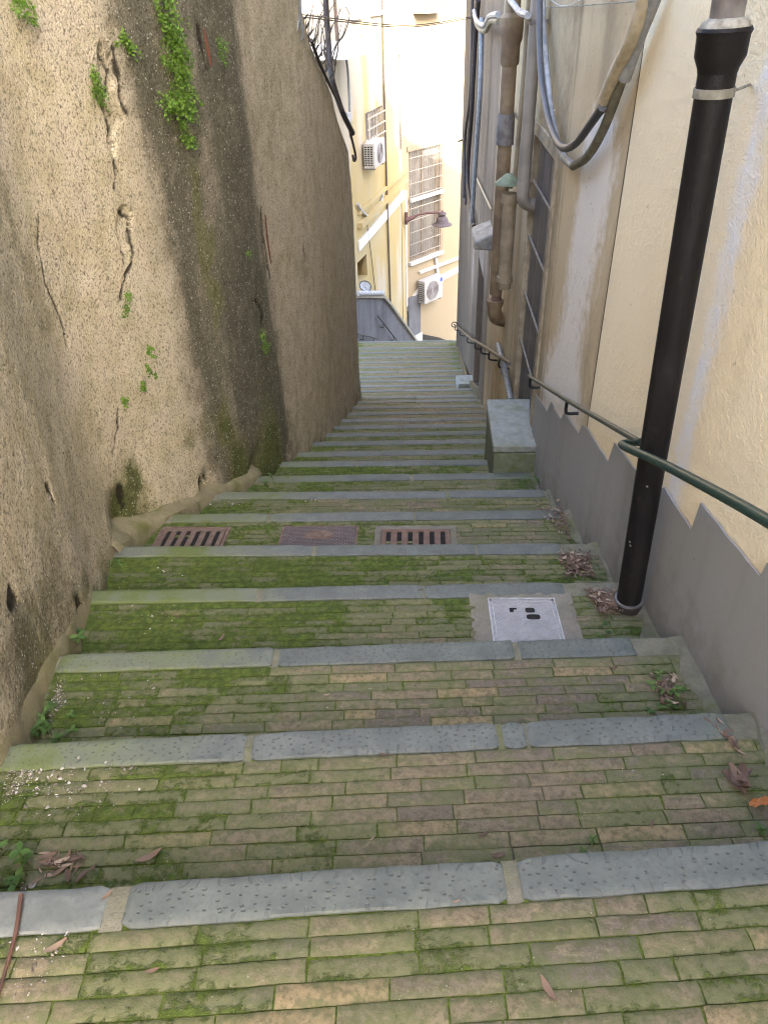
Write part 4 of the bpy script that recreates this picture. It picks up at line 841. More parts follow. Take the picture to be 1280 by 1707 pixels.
# ------------------------------------------------------------------ lids and drains
def lid_frame(k, pl_, pr_, depth):
    """far edge given in pixels (left, right); returns a function (u in 0..1, v metres towards viewer, h) -> point"""
    a = on_tread(*pl_, k); b = on_tread(*pr_, k); t = b-a; L = np.linalg.norm(t); t = t/L; n = np.array([t[1], -t[0], 0]); n /= np.linalg.norm(n); n = n if n[1] < 0 else -n
    def f(u, v, h=0.):
        p = a+t*u*L+n*v; p[2] = tread_z(k, p[0], p[1])+h; return p
    return f, L
def plate(mb, f, u0, u1, v0, v1, h0, h1, **k):
    return mb.hexa([f(u0, v0, h0), f(u1, v0, h0), f(u1, v1, h0), f(u0, v1, h0), f(u0, v0, h1), f(u1, v0, h1), f(u1, v1, h1), f(u0, v1, h1)], **k)
def grate(f, L, D, name, label, frame_mat, iron, fw=.05, nslot=6, fade=0):
    q = f(.5, D/2); th = thing(name, label, 'drain', q, 'iron drain gratings across the fourth step')
    m = MB(); w = fw/L; plate(m, f, 0, 1, 0, fw, -.02, .008); plate(m, f, 0, w, fw, D, -.02, .008); plate(m, f, 1-w, 1, fw, D, -.02, .008); m.build('frame', frame_mat, th, bevel=.003)
    m = MB(); plate(m, f, w, 1-w, fw, D, -.06, .0015); m.build('pit', MT['dark'], th)
    m = MB(); i0, i1 = w+.004, 1-w-.004; pitch = (i1-i0)/(nslot+.35); sl = pitch*.42; rim = .028
    plate(m, f, i0, i1, fw+.004, fw+rim, .002, .011); plate(m, f, i0, i1, D-.03, D-.002, .002, .011)
    x = i0; prev = i0
    for i in range(nslot):
        c = i0+pitch*(i+.68); plate(m, f, prev, c-sl/2, fw+rim, D-.03, .002, .0108); prev = c+sl/2
    plate(m, f, prev, i1, fw+rim, D-.03, .002, .0108)
    m.build('grating', iron, th, bevel=.002)
    return th
f, L = lid_frame(5, (272, 879), (386, 880), .3); grate(f, L, .30, 'drain_grate', 'rusty brown drain grating set by the left wall, nearest the moss', MT['iron'], m_iron('brown_iron', (.15, .105, .08), (.105, .072, .056)), .02)
f, L = lid_frame(5, (626, 878), (760, 878), .3); grate(f, L, .30, 'drain_grate', 'drain grating in a concrete frame right of the patterned iron lid', MT['conc'], m_iron('worn_iron', (.16, .10, .074), (.11, .072, .055)), .035)
f, L = lid_frame(5, (472, 878), (598, 877), .3); ml = thing('iron_manhole_cover', 'dark iron manhole cover with a basket pattern between the two gratings', 'manhole cover', f(.5, .15))
m = MB(); plate(m, f, .03, .97, .012, .29, -.02, .007); m.build('lid', MT['basket'], ml, bevel=.002)
m = MB(); plate(m, f, 0, .028, 0, .3, -.02, .006); plate(m, f, .972, 1, 0, .3, -.02, .006); plate(m, f, .029, .971, 0, .011, -.02, .006); m.build('rim', MT['iron'], ml)
m = MB(); ee = lambda u: f(u, .09, .0095)
V = [f(.5+.2*math.cos(t), .10+.045*math.sin(t), .0085) for t in np.linspace(0, 2*math.pi, 20, endpoint=False)]; m.add(V, [tuple(range(20))]); m.build('cast_oval', MT['iron'], ml)
f, L = lid_frame(3, (812, 1000), (923, 1000), .3); lid = thing('aluminium_manhole_cover', 'pale aluminium inspection cover with a diamond pattern and two dark key slots', 'manhole cover', f(.5, .15))
m = MB(); plate(m, f, .02, .98, .006, L*.98, -.01, .009); m.build('lid', MT['lid'], lid, bevel=.001)
m = MB(); plate(m, f, 0, .019, 0, L, -.01, .0125); plate(m, f, .981, 1, 0, L, -.01, .0125); plate(m, f, .0192, .9808, 0, .005, -.01, .0125); plate(m, f, .06, .068, .02, L-.02, .008, .0112); plate(m, f, .932, .94, .02, L-.02, .008, .0112); plate(m, f, .07, .93, .019, .022, .008, .0112); m.build('rim', MT['lidrim'], lid)
def slot(u0, u1, v0, v1):
    m = MB(); uc, vc = (u0+u1)/2, (v0+v1)/2; V = []
    for t in np.linspace(0, 2*math.pi, 28, endpoint=False):
        c, s = math.cos(t), math.sin(t); V.append((uc+(u1-u0)/2*math.copysign(abs(c)**.55, c), vc+(v1-v0)/2*math.copysign(abs(s)**.6, s)))
    m.add([f(u, v, .0097) for u, v in V]+[f(u, v, -.02) for u, v in V], [tuple(range(28))]+[(i, (i+1) % 28, 28+(i+1) % 28, 28+i) for i in range(28)]); m.build('key_slot', MT['dark'], lid, smooth=False)
slot(.53, .67, .062, .093); slot(.53, .73, .104, .135); slot(.30, .41, .063, .074); slot(.30, .36, .070, .090)
for u in (.04, .96):
    m = MB(); m.lathe([(0, .0135), (.004, .0135), (.005, .012)], f(u, .014), 10); m.build('screw', MT['iron'], lid)
# cement patch round the cover
m = MB(); W = 26; V = []; a0 = f(-.42, -.06); 
us = np.linspace(-.27, 1.27, 40); vs = np.linspace(-.045, .33, 24); U, Vv = np.meshgrid(us, vs); pts = []
for u, v in zip(U.ravel(), Vv.ravel()):
    p = f(u, v); r_ = max(abs(u-.5)-.5, 0)*L; e = min(1.27-u, u+.27)*L; e2 = min(e, v+.045)+.022*(float(vnoise(np.array(p[0]*30), np.array(p[1]*30), seed=2))-.5)*2; p[2] += .0065*min(1, max(-.8, e2/.02)); pts.append(p)
m.add(pts, [(i*40+j, (i+1)*40+j, (i+1)*40+j+1, i*40+j+1) for i in range(23) for j in range(39)]); m.build('cement_surround', MT['patch'], lid)

# ------------------------------------------------------------------ far buildings
cn = at_y(676, 300, 26.)[:2]; t1 = np.array([.296, .955]); t2 = np.array([.677, .736])
F1 = Pl(cn-t1*9.5, cn); F2 = Pl(cn+t2*.004, cn+t2*7)
yh = thing('yellow_house', 'sunlit yellow rendered house beyond the left retaining wall', 'house', F1.at(5, -10))
def rect(pl, x0, x1, ytop, ybot, o=0.):
    xm = (x0+x1)/2; u0 = pl.px(x0, (ytop+ybot)/2, o)[0]; u1 = pl.px(x1, (ytop+ybot)/2, o)[0]; return (min(u0, u1), max(u0, u1), pl.px(xm, ybot, o)[1], pl.px(xm, ytop, o)[1])
w1 = rect(F1, 609, 638, 182, 236); w2 = rect(F1, 584, 596, -60, 24); w3 = rect(F1, 618, 630, -60, 18); w4 = rect(F1, 596, 612, 430, 468); w5 = rect(F1, 631, 639, 280, 335)
def a_yel(U, Z):
    n = fbm(U*.9, Z*.25, oct=4, seed=81); uu = F1.px(655, 300)[0]
    return {'a': sstep(.46, .62, n)*.8+.55*bumpf(U, F1.px(615, 450)[0], .35)*sstep(-6.5, -8.5, Z)+.5*bumpf(U, F1.px(660, 450)[0], .5)*sstep(-7, -9.5, Z), 'b': .35*(fbm(U*2, Z*.4, oct=4, seed=83)-.4)+.35*sstep(-7.5, -10, Z)}
m = MB(); facade(m, F1, 0, F1.L, -14, 9, [(*w1, .25), (*w2, .2), (*w3, .2), (*w4, .4)], cell=.6, attr=a_yel, fine=(2., F1.L, -11, 3, .12)); m.build('wall', MT['yellow'], yh, fixn=False)
m = MB(); F1.box(m, 0, F1.L-.3, -14, 9, -5, -.6, a=0., b=0.); m.build('house_body', MT['yellow'], yh)
m = MB(); F1.box(m, -.3, F1.L, 9.004, 9.3, -5, .3); m.build('roof', MT['roof'], yh)
def grille(par, pl, r, nv, nh, o=.03, bar=.016, mat='bar'):
    m = MB()
    for i in range(nv): u = r[0]+(r[1]-r[0])*(i+.5)/nv; pl.box(m, u-bar/2, u+bar/2, r[2], r[3], o, o+bar)
    for j in range(nh): z = r[2]+(r[3]-r[2])*(j+.5)/nh; pl.box(m, r[0]-.03, r[1]+.03, z-bar*.7, z+bar*.7, o+bar+.001, o+bar+.014)
    return m.build('grille', MT[mat], par, smooth=False)
def window(par, pl, r, glass='glass', fr='bronze', depth=.16, mull=1):
    m = MB(); pl.box(m, r[0], r[1], r[2], r[3], -depth-.03, -depth-.02); g = m.build('window', MT[glass], par)
    m = MB(); w = .06; pl.box(m, r[0], r[0]+w, r[2], r[3], -depth-.019, -depth+.03); pl.box(m, r[1]-w, r[1], r[2], r[3], -depth-.019, -depth+.03); pl.box(m, r[0]+w, r[1]-w, r[3]-w, r[3], -depth-.019, -depth+.03); pl.box(m, r[0]+w, r[1]-w, r[2], r[2]+w, -depth-.019, -depth+.03)
    for i in range(mull): u = r[0]+(r[1]-r[0])*(i+1)/(mull+1); pl.box(m, u-.04, u+.04, r[2]+w, r[3]-w, -depth-.019, -depth+.028)
    m.build('frame', MT[fr], g, smooth=False); return g
for r, gl in ((w1, 'glass'), (w2, 'glass'), (w3, 'glass')): window(yh, F1, r, gl, 'white')
m = MB(); F1.box(m, w4[0], w4[1], w4[2], w4[3], -.42, -.38); m.build('dark_opening', MT['dark'], yh)
grille(yh, F1, w1, 7, 3, .03, .03)
for r in (w2, w3): m = MB(); F1.box(m, r[0]-.15, r[1]+.15, r[2]-.1, r[2]-.002, -.1, .10); m.build('sill', MT['white'], yh, smooth=False)
def strip(par, pl, pts, h, o0, o1, mat, name):
    m = MB(); q = [pl.px(x, y) for x, y in pts]
    for (a, b) in zip(q[:-1], q[1:]): m.hexa([pl.at(a[0], a[1]-h, o0), pl.at(b[0], b[1]-h, o0), pl.at(b[0], b[1]-h, o1), pl.at(a[0], a[1]-h, o1), pl.at(a[0], a[1], o0), pl.at(b[0], b[1], o0), pl.at(b[0], b[1], o1), pl.at(a[0], a[1], o1)])
    return m.build(name, MT[mat], par, smooth=False)
strip(yh, F1, [(596, 402), (672, 316)], .28, .002, .05, 'white', 'painted_band')
strip(yh, F1, [(596, 372), (674, 292)], .16, .002, .14, 'yellow', 'cornice'); strip(yh, F1, [(596, 352), (674, 280)], .10, .002, .08, 'yellow', 'moulding')
u_ = F1.px(674, 400)[0]; m = MB(); F1.box(m, F1.L-.20, F1.L-.02, F1.px(676, 512)[1], F1.px(673, 320)[1], .003, .045); m.build('corner_band', MT['white'], yh)
m = MB(); F1.box(m, F1.L-.62, F1.L-.24, -13, F1.px(672, 330)[1], .003, .03, a=.2, b=.1); m.build('pilaster', MT['yellow'], yh)
# yellow house fittings
def acunit(pl, x0, x1, y0, y1, label, depth=.38, left=True, logo=False):
    r = rect(pl, x0, x1, y0, y1, depth); th = thing('air_conditioner', label, 'air conditioner', pl.at((r[0]+r[1])/2, r[2], depth/2))
    u0, u1, z0, z1 = r; m = MB(); pl.box(m, u0, u1, z0, z1, .06, depth); m.build('casing', MT['acw'], th, bevel=.015)
    uc = u0+(u1-u0)*(.42 if logo else .5); R_ = min(z1-z0, u1-u0)*.40; zc = (z0+z1)/2; m = MB()
    V = [pl.at(uc+R_*math.cos(t), zc+R_*math.sin(t), depth+.004) for t in np.linspace(0, 2*math.pi, 28, endpoint=False)]; m.add(V, [tuple(range(28))])
    for rr in np.linspace(.25, 1., 5): m.tube([pl.at(uc+R_*rr*math.cos(t), zc+R_*rr*math.sin(t), depth+.012) for t in np.linspace(0, 2*math.pi, 25)], .010, 6)
    m.build('fan_guard', MT['acg'], th)
    m = MB(); n = 9
    for i in range(n):
        z = z0+(z1-z0)*(.1+.8*(i+.2)/n)
        for q in range(3): o_ = .09+(depth-.12)*q/3; m.hexa([pl.at(u0-.004, z, o_), pl.at(u0-.002, z, o_), pl.at(u0-.002, z, o_+(depth-.12)/3-.02), pl.at(u0-.004, z, o_+(depth-.12)/3-.02), pl.at(u0-.004, z+.035, o_), pl.at(u0-.002, z+.035, o_), pl.at(u0-.002, z+.035, o_+(depth-.12)/3-.02), pl.at(u0-.004, z+.035, o_+(depth-.12)/3-.02)])
    m.build('side_louvre', MT['blackm'], th, smooth=False)
    for u in (u0+.12, u1-.12): m = MB(); pl.box(m, u-.02, u+.02, z0-.05, z0-.002, 0, depth-.02); m.build('bracket', MT['acg'], th)
    if logo: m = MB(); pl.box(m, u1-.17, u1-.05, z1-.22, z1-.08, depth+.002, depth+.005); m.build('maker_badge', MT['bluel'], th)
    return th
acunit(F1, 624, 642, 234, 276, 'white air conditioner unit under the barred window of the yellow house', .36)
acunit(F2, 708, 738, 464, 501, 'white air conditioner unit with a blue badge below the big barred window', .38, logo=True)
m = MB(); P = [F1.p3(x, y, .05) for x, y in ((637, -20), (641, 180), (645, 330), (651, 515))]; m.tube(P, .03, 8); tag(m.build('downpipe', MT['rail2'], origin=P[-1]), 'thin brown downpipe running straight down the yellow house', 'downpipe')
m = MB(); P = [F1.p3(x, y, .06) for x, y in ((596, 340), (606, 355), (620, 362), (632, 350), (639, 322))]; m.tube(spl(P, 24), .035, 8); tag(m.build('white_conduit', MT['hose'], origin=P[2]), 'white conduit sagging across the yellow house under the upper unit', 'conduit')
m = MB(); P = [F1.p3(x, y, .04) for x, y in ((611, 366), (618, 420), (626, 488))]; m.tube(P, .012, 6); tag(m.build('facade_wire', MT['rail2'], origin=P[-1]), 'thin brown wire dropping down the yellow house above the parapet', 'wire')
wc = rect(F1, 560, 573, 70, 80); m = MB(); q = F1.px(573, 76); F1.box(m, q[0]-2.6, q[0], q[1]-.10, q[1]+.14, .0, .9); tag(m.build('white_canopy', MT['sheetw'], origin=F1.at(q[0], q[1])), 'small white canopy slab on the yellow house above the wall edge', 'canopy')
m = MB(); P = [F1.p3(x, y, .15) for x, y in ((557, -20), (560, 30), (562, 68))]; m.tube(P, .04, 8); tag(m.build('downpipe', MT['rail2'], origin=P[-1]), 'short dark downpipe above the white canopy', 'downpipe')
m = MB(); P = [F1.p3(x, y, .2) for x, y in ((575, 88), (580, 120), (583, 190), (584, 230))]; m.tube(spl(P, 14), .028, 8); tag(m.build('facade_pipe', MT['steel'], origin=P[-1]), 'thin grey pipe on the yellow house right of the black cable', 'pipe')
q = F1.p3(580, 194, .3); m = MB(); m.lathe([(0, .10), (.07, .08), (.10, 0), (.08, -.12), (0, -.13)], q, 12); tag(m.build('floodlight', MT['hose'], origin=q), 'small pale lamp housing just above the wall edge', 'lamp')
# satellite dish on the parapet
# ---- pale house
ph = thing('pale_house', 'pale cream house front closing the alley, with a big barred window', 'house', F2.at(2, -11))
wb = (F2.px(682, 340)[0], F2.px(733, 340)[0]); rb = (wb[0], wb[1], F2.px(705, 428)[1], F2.px(705, 247)[1])
def a_pal(U, Z): return {'a': .25*(fbm(U, Z*.4, oct=3, seed=91)-.4), 'b': .5*sstep(-8.6, -10.4, Z)*fbm(U*2, Z*2, oct=3, seed=92)}
m = MB(); facade(m, F2, 0, F2.L, -14, 9, [(*rb, .22)], cell=.6, attr=a_pal, fine=(0, 4, -11, 2, .15)); m.build('wall', MT['pale'], ph, fixn=False)
m = MB(); F2.box(m, .3, F2.L, -14, 9, -5, -.6, a=0., b=0.); m.build('house_body', MT['pale'], ph)
m = MB(); F2.box(m, -.1, F2.L+.2, 9.004, 9.3, -5, .3); m.build('roof', MT['roof'], ph)
window(ph, F2, rb, 'glass', 'bronze', .16, 1); grille(ph, F2, rb, 14, 9, .02, .017)
m = MB(); F2.box(m, rb[0]-.06, rb[1]+.12, rb[2]-.12, rb[2]-.002, -.15, .12); m.build('sill', MT['white'], ph, smooth=False)
m = MB(); F2.box(m, rb[0]-.05, rb[1]+.05, (rb[2]*.42+rb[3]*.58)-.05, (rb[2]*.42+rb[3]*.58)+.06, .07, .14); m.build('transom', MT['white'], ph, smooth=False)
m = MB(); F2.box(m, rb[1]+.002, rb[1]+.16, rb[2], rb[3]+.16, .002, .03); F2.box(m, rb[0]-.10, rb[1]+.001, rb[3]+.002, rb[3]+.16, .002, .03); m.build('surround', MT['bronze'], ph, smooth=False)
strip(ph, F2, [(697, 478), (770, 440)], .22, .002, .05, 'white', 'painted_band'); strip(ph, F2, [(697, 452), (770, 425)], .08, .002, .10, 'white', 'moulding'); strip(ph, F2, [(678, 505), (697, 480)], .30, .002, .052, 'white', 'painted_band')
m = MB(); P = [F2.p3(x, y, .05) for x, y in ((726, 430), (729, 455), (729, 466))]; m.tube(P, .06, 10); m.build('downpipe', MT['white'], ph)
strip(ph, F2, [(700, 556), (730, 562), (775, 580)], .20, .002, .10, 'blackm', 'dark_skirting'); strip(ph, F2, [(686, 560), (700, 552)], .5, .002, .12, 'white', 'corner_stone')
m = MB(); F2.box(m, .0, F2.px(698, 520)[0], -13, F2.px(690, 492)[1], .003, .09, a=.1, b=.1); m.build('buttress', MT['parapet'], ph)
# upper rail and balcony at the top
bl = rect(F2, 688, 728, 2, 16); th = thing('balcony', 'small pale balcony railing high on the pale house', 'balcony', F2.at(bl[0], bl[2], .3)); m = MB(); F2.box(m, bl[0], bl[1], bl[2]-.08, bl[2], 0, .5); m.build('slab', MT['band'], th); m = MB()
for i in range(12): u = bl[0]+(bl[1]-bl[0])*(i+.5)/12; m.tube([F2.at(u, bl[2], .46), F2.at(u, bl[2]+.9, .46)], .012, 6)
m.tube([F2.at(bl[0], bl[2]+.9, .46), F2.at(bl[1], bl[2]+.9, .46)], .02, 6); m.build('railing', MT['rail2'], th)
m = MB(); P = [F2.p3(x, y, .04) for x, y in ((666, 84), (668, 160), (673, 240))]; q = F1.px(664, 84); P = [F1.at(F1.px(664, 90)[0], F1.px(x, y)[1], .05) for x, y in ((664, 85), (666, 160), (671, 246))]; m.tube(P, .03, 8); m.lathe([(0, .1), (.09, .08), (.06, -.1), (0, -.12)], P[0], 10); tag(m.build('vent_pipe', MT['band'], origin=P[-1]), 'thin pale vent pipe with a rusty cap at the corner of the yellow house', 'pipe')
# street lamp on a bracket
nb = np.array([.955, -.296, 0]); base = at_y(677, 366, 25.5); pr = lambda x, y: None
ld = thing('street_lamp', 'brown iron bell lamp on a long wall bracket in front of the barred window', 'street lamp', base)
sc_ = 1/ (FPX/np.dot(base-CAM, _f))
def lp(dx, dy, o=0.): 
    p = at_y(677+dx, 366+dy, 25.5); return p
m = MB(); m.tube([lp(0, -12), lp(0, 8)], .06, 8); m.build('wall_plate', MT['lampm'], ld)
m = MB(); m.tube(spl([lp(0, 1), lp(10, -3), lp(24, -9), lp(40, -11), lp(60, -12)], 24), [.10]+[.10-.065*min(1, i/10) for i in range(1, len(spl([lp(0,1), lp(10,-3), lp(24,-9), lp(40,-11), lp(60,-12)], 24)))], 10); m.build('arm', MT['lampm'], ld)
tip = lp(60, -12); m = MB(); m.tube([tip+np.array([0, 0, .06]), tip-np.array([0, 0, .16])], .03, 8); m.build('drop', MT['lampm'], ld)
c = lp(60, 1.0); s_ = .0205
m = MB(); m.lathe([(0, .25), (.12, .24), (.14, .19), (.12, .17), (.09, .14), (.16, .09), (.20, .02), (.21, -.06), (.25, -.10), (.33, -.13), (.335, -.15), (.22, -.145), (.18, -.10), (0, -.06)], c, 24); m.build('shade', MT['lampd'], ld)
m = MB(); m.lathe([(0, -.10), (.12, -.11), (.14, -.15), (.09, -.22), (0, -.24)], c, 16); m.build('bulb_glass', MT['hose'], ld)
# ---- grey parapet closing the stairs on the left
PP = Pl((-1.3, 17.6), (1.05, 22.4)); pw = thing('parapet_wall', 'grey rendered parapet wall sloping down to the right beyond the last step', 'wall', PP.at(1, -8))
tpx = [(560, 496), (604, 496), (638, 497), (648, 508), (694, 572), (702, 590)]; q = [PP.px(x, y) for x, y in tpx]
m = MB(); m.poly_prism([PP.at(u, z) for u, z in q]+[PP.at(q[-1][0], -14), PP.at(q[0][0], -14)], -np.array([PP.n[0], PP.n[1], 0])*.25, a=.15, b=.35); m.build('wall', MT['parapet'], pw, smooth=False)
m = MB()
for a, b in zip(q[:-1], q[1:]): m.hexa([PP.at(a[0], a[1]+.003, -.30), PP.at(b[0], b[1]+.003, -.30), PP.at(b[0], b[1]+.003, .07), PP.at(a[0], a[1]+.003, .07), PP.at(a[0], a[1]+.09, -.30), PP.at(b[0], b[1]+.09, -.30), PP.at(b[0], b[1]+.09, .07), PP.at(a[0], a[1]+.09, .07)])
m.build('coping', MT['band'], pw, smooth=False)
m = MB(); P = [PP.p3(x, y, .06) for x, y in ((596, 493), (638, 492))]; m.tube([p+np.array([0, 0, .06]) for p in P], .07, 10); tag(m.build('white_pipe', MT['hose'], origin=P[0]), 'white pipe lying along the top of the grey parapet', 'pipe')
for pts, lab in (([(630, 527), (645, 546), (664, 571)], 'thin dark handrail descending on the grey parapet'), ([(596, 557), (612, 560), (631, 565)], 'short dark handrail low on the grey parapet by the last step')):
    P = [PP.p3(x, y, .10) for x, y in pts]; r_ = thing('parapet_handrail', lab, 'handrail', P[1]); m = MB(); m.tube(P, .02, 8); m.build('rail', MT['blackm'], r_)
    for t in (.25, .75): a = lerp(P[0], P[-1], t); m = MB(); m.tube([a, a-np.array([0, 0, .12]), a-np.array([PP.n[0], PP.n[1], 0])*.12-np.array([0, 0, .14])], .014, 6); m.build('bracket', MT['blackm'], r_)
q = PP.p3(609, 477, -.2); dd = thing('satellite_dish', 'small white satellite dish behind the grey parapet', 'satellite dish', q-np.array([0, 0, .4])); m = MB(); n_ = np.array([.3, -.6, .74]); n_ /= np.linalg.norm(n_); e1 = np.cross(n_, [0, 0, 1.]); e1 /= np.linalg.norm(e1); e2 = np.cross(n_, e1)
V = [q-n_*.06]
for rr, dz in ((.5, -.045), (1., 0)): V += [q+n_*dz+.16*rr*(math.cos(t)*e1+math.sin(t)*e2) for t in np.linspace(0, 2*math.pi, 20, endpoint=False)]
m.add(V, [(0, 1+i, 1+(i+1) % 20) for i in range(20)]+[(1+i, 21+i, 21+(i+1) % 20, 1+(i+1) % 20) for i in range(20)]); m.build('dish', MT['hose'], dd)
m = MB(); m.tube([q+.162*(math.cos(t)*e1+math.sin(t)*e2) for t in np.linspace(0, 2*math.pi, 21)], .014, 6); m.tube([q-n_*.06, q-n_*.08-np.array([0, 0, .4])], .02, 8); m.build('rim', MT['blackm'], dd)
# tall house on the upper left, out of sight behind the retaining wall line
# ------------------------------------------------------------------ top edge of the left wall
def wt(px, py, Y): return at_y(px, py, Y)
m = MB(); P = [lwall_pt(513, 72), lwall_pt(530, 115), lwall_pt(551, 158), lwall_pt(572, 200)]; P = [p+np.array([.03, 0, .02]) for p in P]+[at_y(588, 238, 9.8), at_y(593, 262, 9.9), at_y(590, 268, 9.9), at_y(588, 258, 9.9)]; m.tube(spl(P, 40), .015, 8); tag(m.build('edge_cable', MT['cable'], origin=P[4]), 'black cable following the top edge of the left wall down to a hook', 'cable')
m = MB(); P = [at_y(541, -30, 9.2), at_y(546, 50, 9.2), at_y(551, 115, 9.1), at_y(557, 145, 9.1), at_y(572, 190, 9.3), at_y(588, 222, 9.75)]; m.tube(spl(P, 30), .030, 8); tag(m.build('hanging_cable', MT['cable'], origin=P[-1]), 'thick black cable dropping from the top of the photo to the wall edge', 'cable')
m = MB(); P = [at_y(500, -30, 6.9), at_y(501, 30, 6.95), at_y(505, 60, 7.0), at_y(498, 66, 7.0)]; m.tube(spl(P, 20), .012, 8); P2_ = [at_y(499, 30, 6.9), at_y(494, 64, 6.9), at_y(504, 66, 7.)]; m.tube(spl(P2_, 14), .008, 6); tag(m.build('edge_cable', MT['steel'], origin=P[1]), 'thin grey cable rising from the high end of the left wall', 'cable')
# bare climber and spikes
cl_ = thing('bare_climber', 'leafless thorny climber over the top edge of the left wall', 'climbing plant', at_y(520, 90, 7.6))
for i in range(9):
    x, y = 503+i*5.5, 20+i*12; Y = 7.2+i*.2; m = MB(); a = at_y(x+2, y+14, Y); b = at_y(x+8+random.uniform(-2, 4), y+2, Y-.1); m.tube([a, b], [.010, .003], 6); m.build('spike', MT['bark'], cl_)
for i in range(16):
    x, y = random.uniform(512, 560), random.uniform(70, 150); Y = random.uniform(7.8, 9.3); p = [at_y(x, y, Y)]
    for j in range(5): x += random.uniform(-8, 10); y -= random.uniform(8, 26); p.append(at_y(x, y, Y))
    m = MB(); m.tube(spl(p, 16), np.linspace(.009, .003, len(spl(p, 16))), 5); m.build('twig', MT['bark'], cl_)
# overhead wires
for i, (dy, lab) in enumerate(((0, 'upper of two thin wires crossing high over the alley'), (4, 'lower of two thin wires crossing high over the alley'))):
    a = at_y(500, 24+dy, 8.5); b = pf.p3(786, 28+dy*.6, .03); mid = lerp(a, b, .5)-np.array([0, 0, .10]); m = MB(); m.tube(spl([a, mid, b], 24), .006, 6); tag(m.build('overhead_wire', MT['rail2'], origin=a), lab, 'wire')

# ------------------------------------------------------------------ plants
def leaflets(mb, c, nrm, n, spread, size, droop=.3, rng=random):
    nrm = np.asarray(nrm, float); up = np.array([0, 0, 1.]); t = np.cross(up, nrm); t = t/(np.linalg.norm(t)+1e-9)
    for _ in range(n):
        o = rng.gauss(0, 1)*spread[0]*t+abs(rng.gauss(0, .6))*spread[1]*nrm+rng.gauss(0, 1)*spread[2]*up; p = np.asarray(c)+o
        d = nrm*.9+up*rng.uniform(-.2, 1.2)+np.array([rng.gauss(0, .6) for _ in range(3)]); d /= np.linalg.norm(d); e = np.cross(d, [rng.gauss(0, 1) for _ in range(3)]); e /= np.linalg.norm(e)+1e-9; g = np.cross(d, e); s = size*rng.uniform(.5, 1.25)
        V = [p-g*s*.6, p+e*s*.45-g*s*.1, p+e*s*.38+g*s*.35+d*s*.1, p+g*s*.55, p-e*s*.38+g*s*.35+d*s*.1, p-e*s*.45-g*s*.1]
        mb.add(V, [(0, 1, 2, 3), (0, 3, 4, 5)], tone=rng.random()*.7+.3*min(1, max(0, .5+o[2]/(spread[2]*2+1e-6))))
def fern(pts, n, spread, size, label, name='wall_fern'):
    n, size = int(n*1.6), size*.78
    Q = [lwall_pt(*p) for p in pts]; th = thing(name, label, 'fern', Q[-1], 'ferns rooted in the left wall'); m = MB(); st = MB()
    for q, ww in zip(Q, np.ones(len(Q))):
        nn = lnorm(q[1]); k = max(3, int(n/len(Q)))
        nfr = max(2, k//9)
        for _ in range(nfr):                                  # each frond: a drooping stalk with leaflets along it
            r0 = q+np.array([0, random.gauss(0, spread[0]*.7), random.gauss(0, spread[2]*.7)]); r0[0] = float(lwx(r0[1]))+.01; L = random.uniform(.5, 1.)*spread[1]*1.6; side = random.gauss(0, .5); t_ = np.array([-nn[1], nn[0], 0])
            pp = [r0+nn*L*s*.8+t_*side*L*s+np.array([0, 0, L*(.55*s-.9*s*s)]) for s in np.linspace(0, 1, 6)]; st.tube(pp, .0012, 4, cap=False)
            for p in pp[1:]: leaflets(m, p, nn, 3, (.010, .008, .010), size)
    m.build('fronds', MT['fern'], th, smooth=False, fixn=False); st.build('stalks', MT['stem'], th, fixn=False)
fern([(268, 5), (275, 40), (278, 70), (290, 75)], 420, (.05, .05, .05), .017, 'long bright green fern tuft hanging at the top of the dark streak')
fern([(285, 95), (295, 110), (288, 130), (283, 165), (296, 170), (275, 172), (305, 175)], 620, (.05, .06, .04), .018, 'widest bushy fern clump in the middle of the dark streak')
fern([(297, 205), (303, 225), (308, 240)], 170, (.025, .04, .03), .014, 'narrow fern tuft at the lower end of the dark streak')
fern([(148, 135), (152, 155)], 150, (.02, .035, .03), .012, 'small grassy fern left of the upper crack')
fern([(198, 62), (205, 78)], 110, (.03, .04, .025), .014, 'fern tuft at the upper end of the long crack')
fern([(18, 6), (33, 22)], 90, (.03, .04, .025), .014, 'fern tuft at the top left corner of the wall')
fern([(360, 72), (364, 95)], 60, (.015, .04, .03), .014, 'slim fern right of the red rusty slot')
fern([(203, 495), (202, 518)], 60, (.015, .025, .02), .012, 'little fern at the bottom end of the long crack')
fern([(431, 560), (435, 580)], 110, (.02, .04, .025), .013, 'dense little fern low in the black streak near the far steps')
fern([(408, 425)], 24, (.015, .03, .02), .012, 'tiny fern seedling in the grey part of the dark streak')
fern([(240, 590), (238, 612), (232, 640)], 26, (.012, .03, .02), .022, 'loose sprig of round leaves low on the tan part of the wall')
fern([(200, 668)], 14, (.012, .03, .015), .02, 'lone leafy sprig above the mossy wall foot')
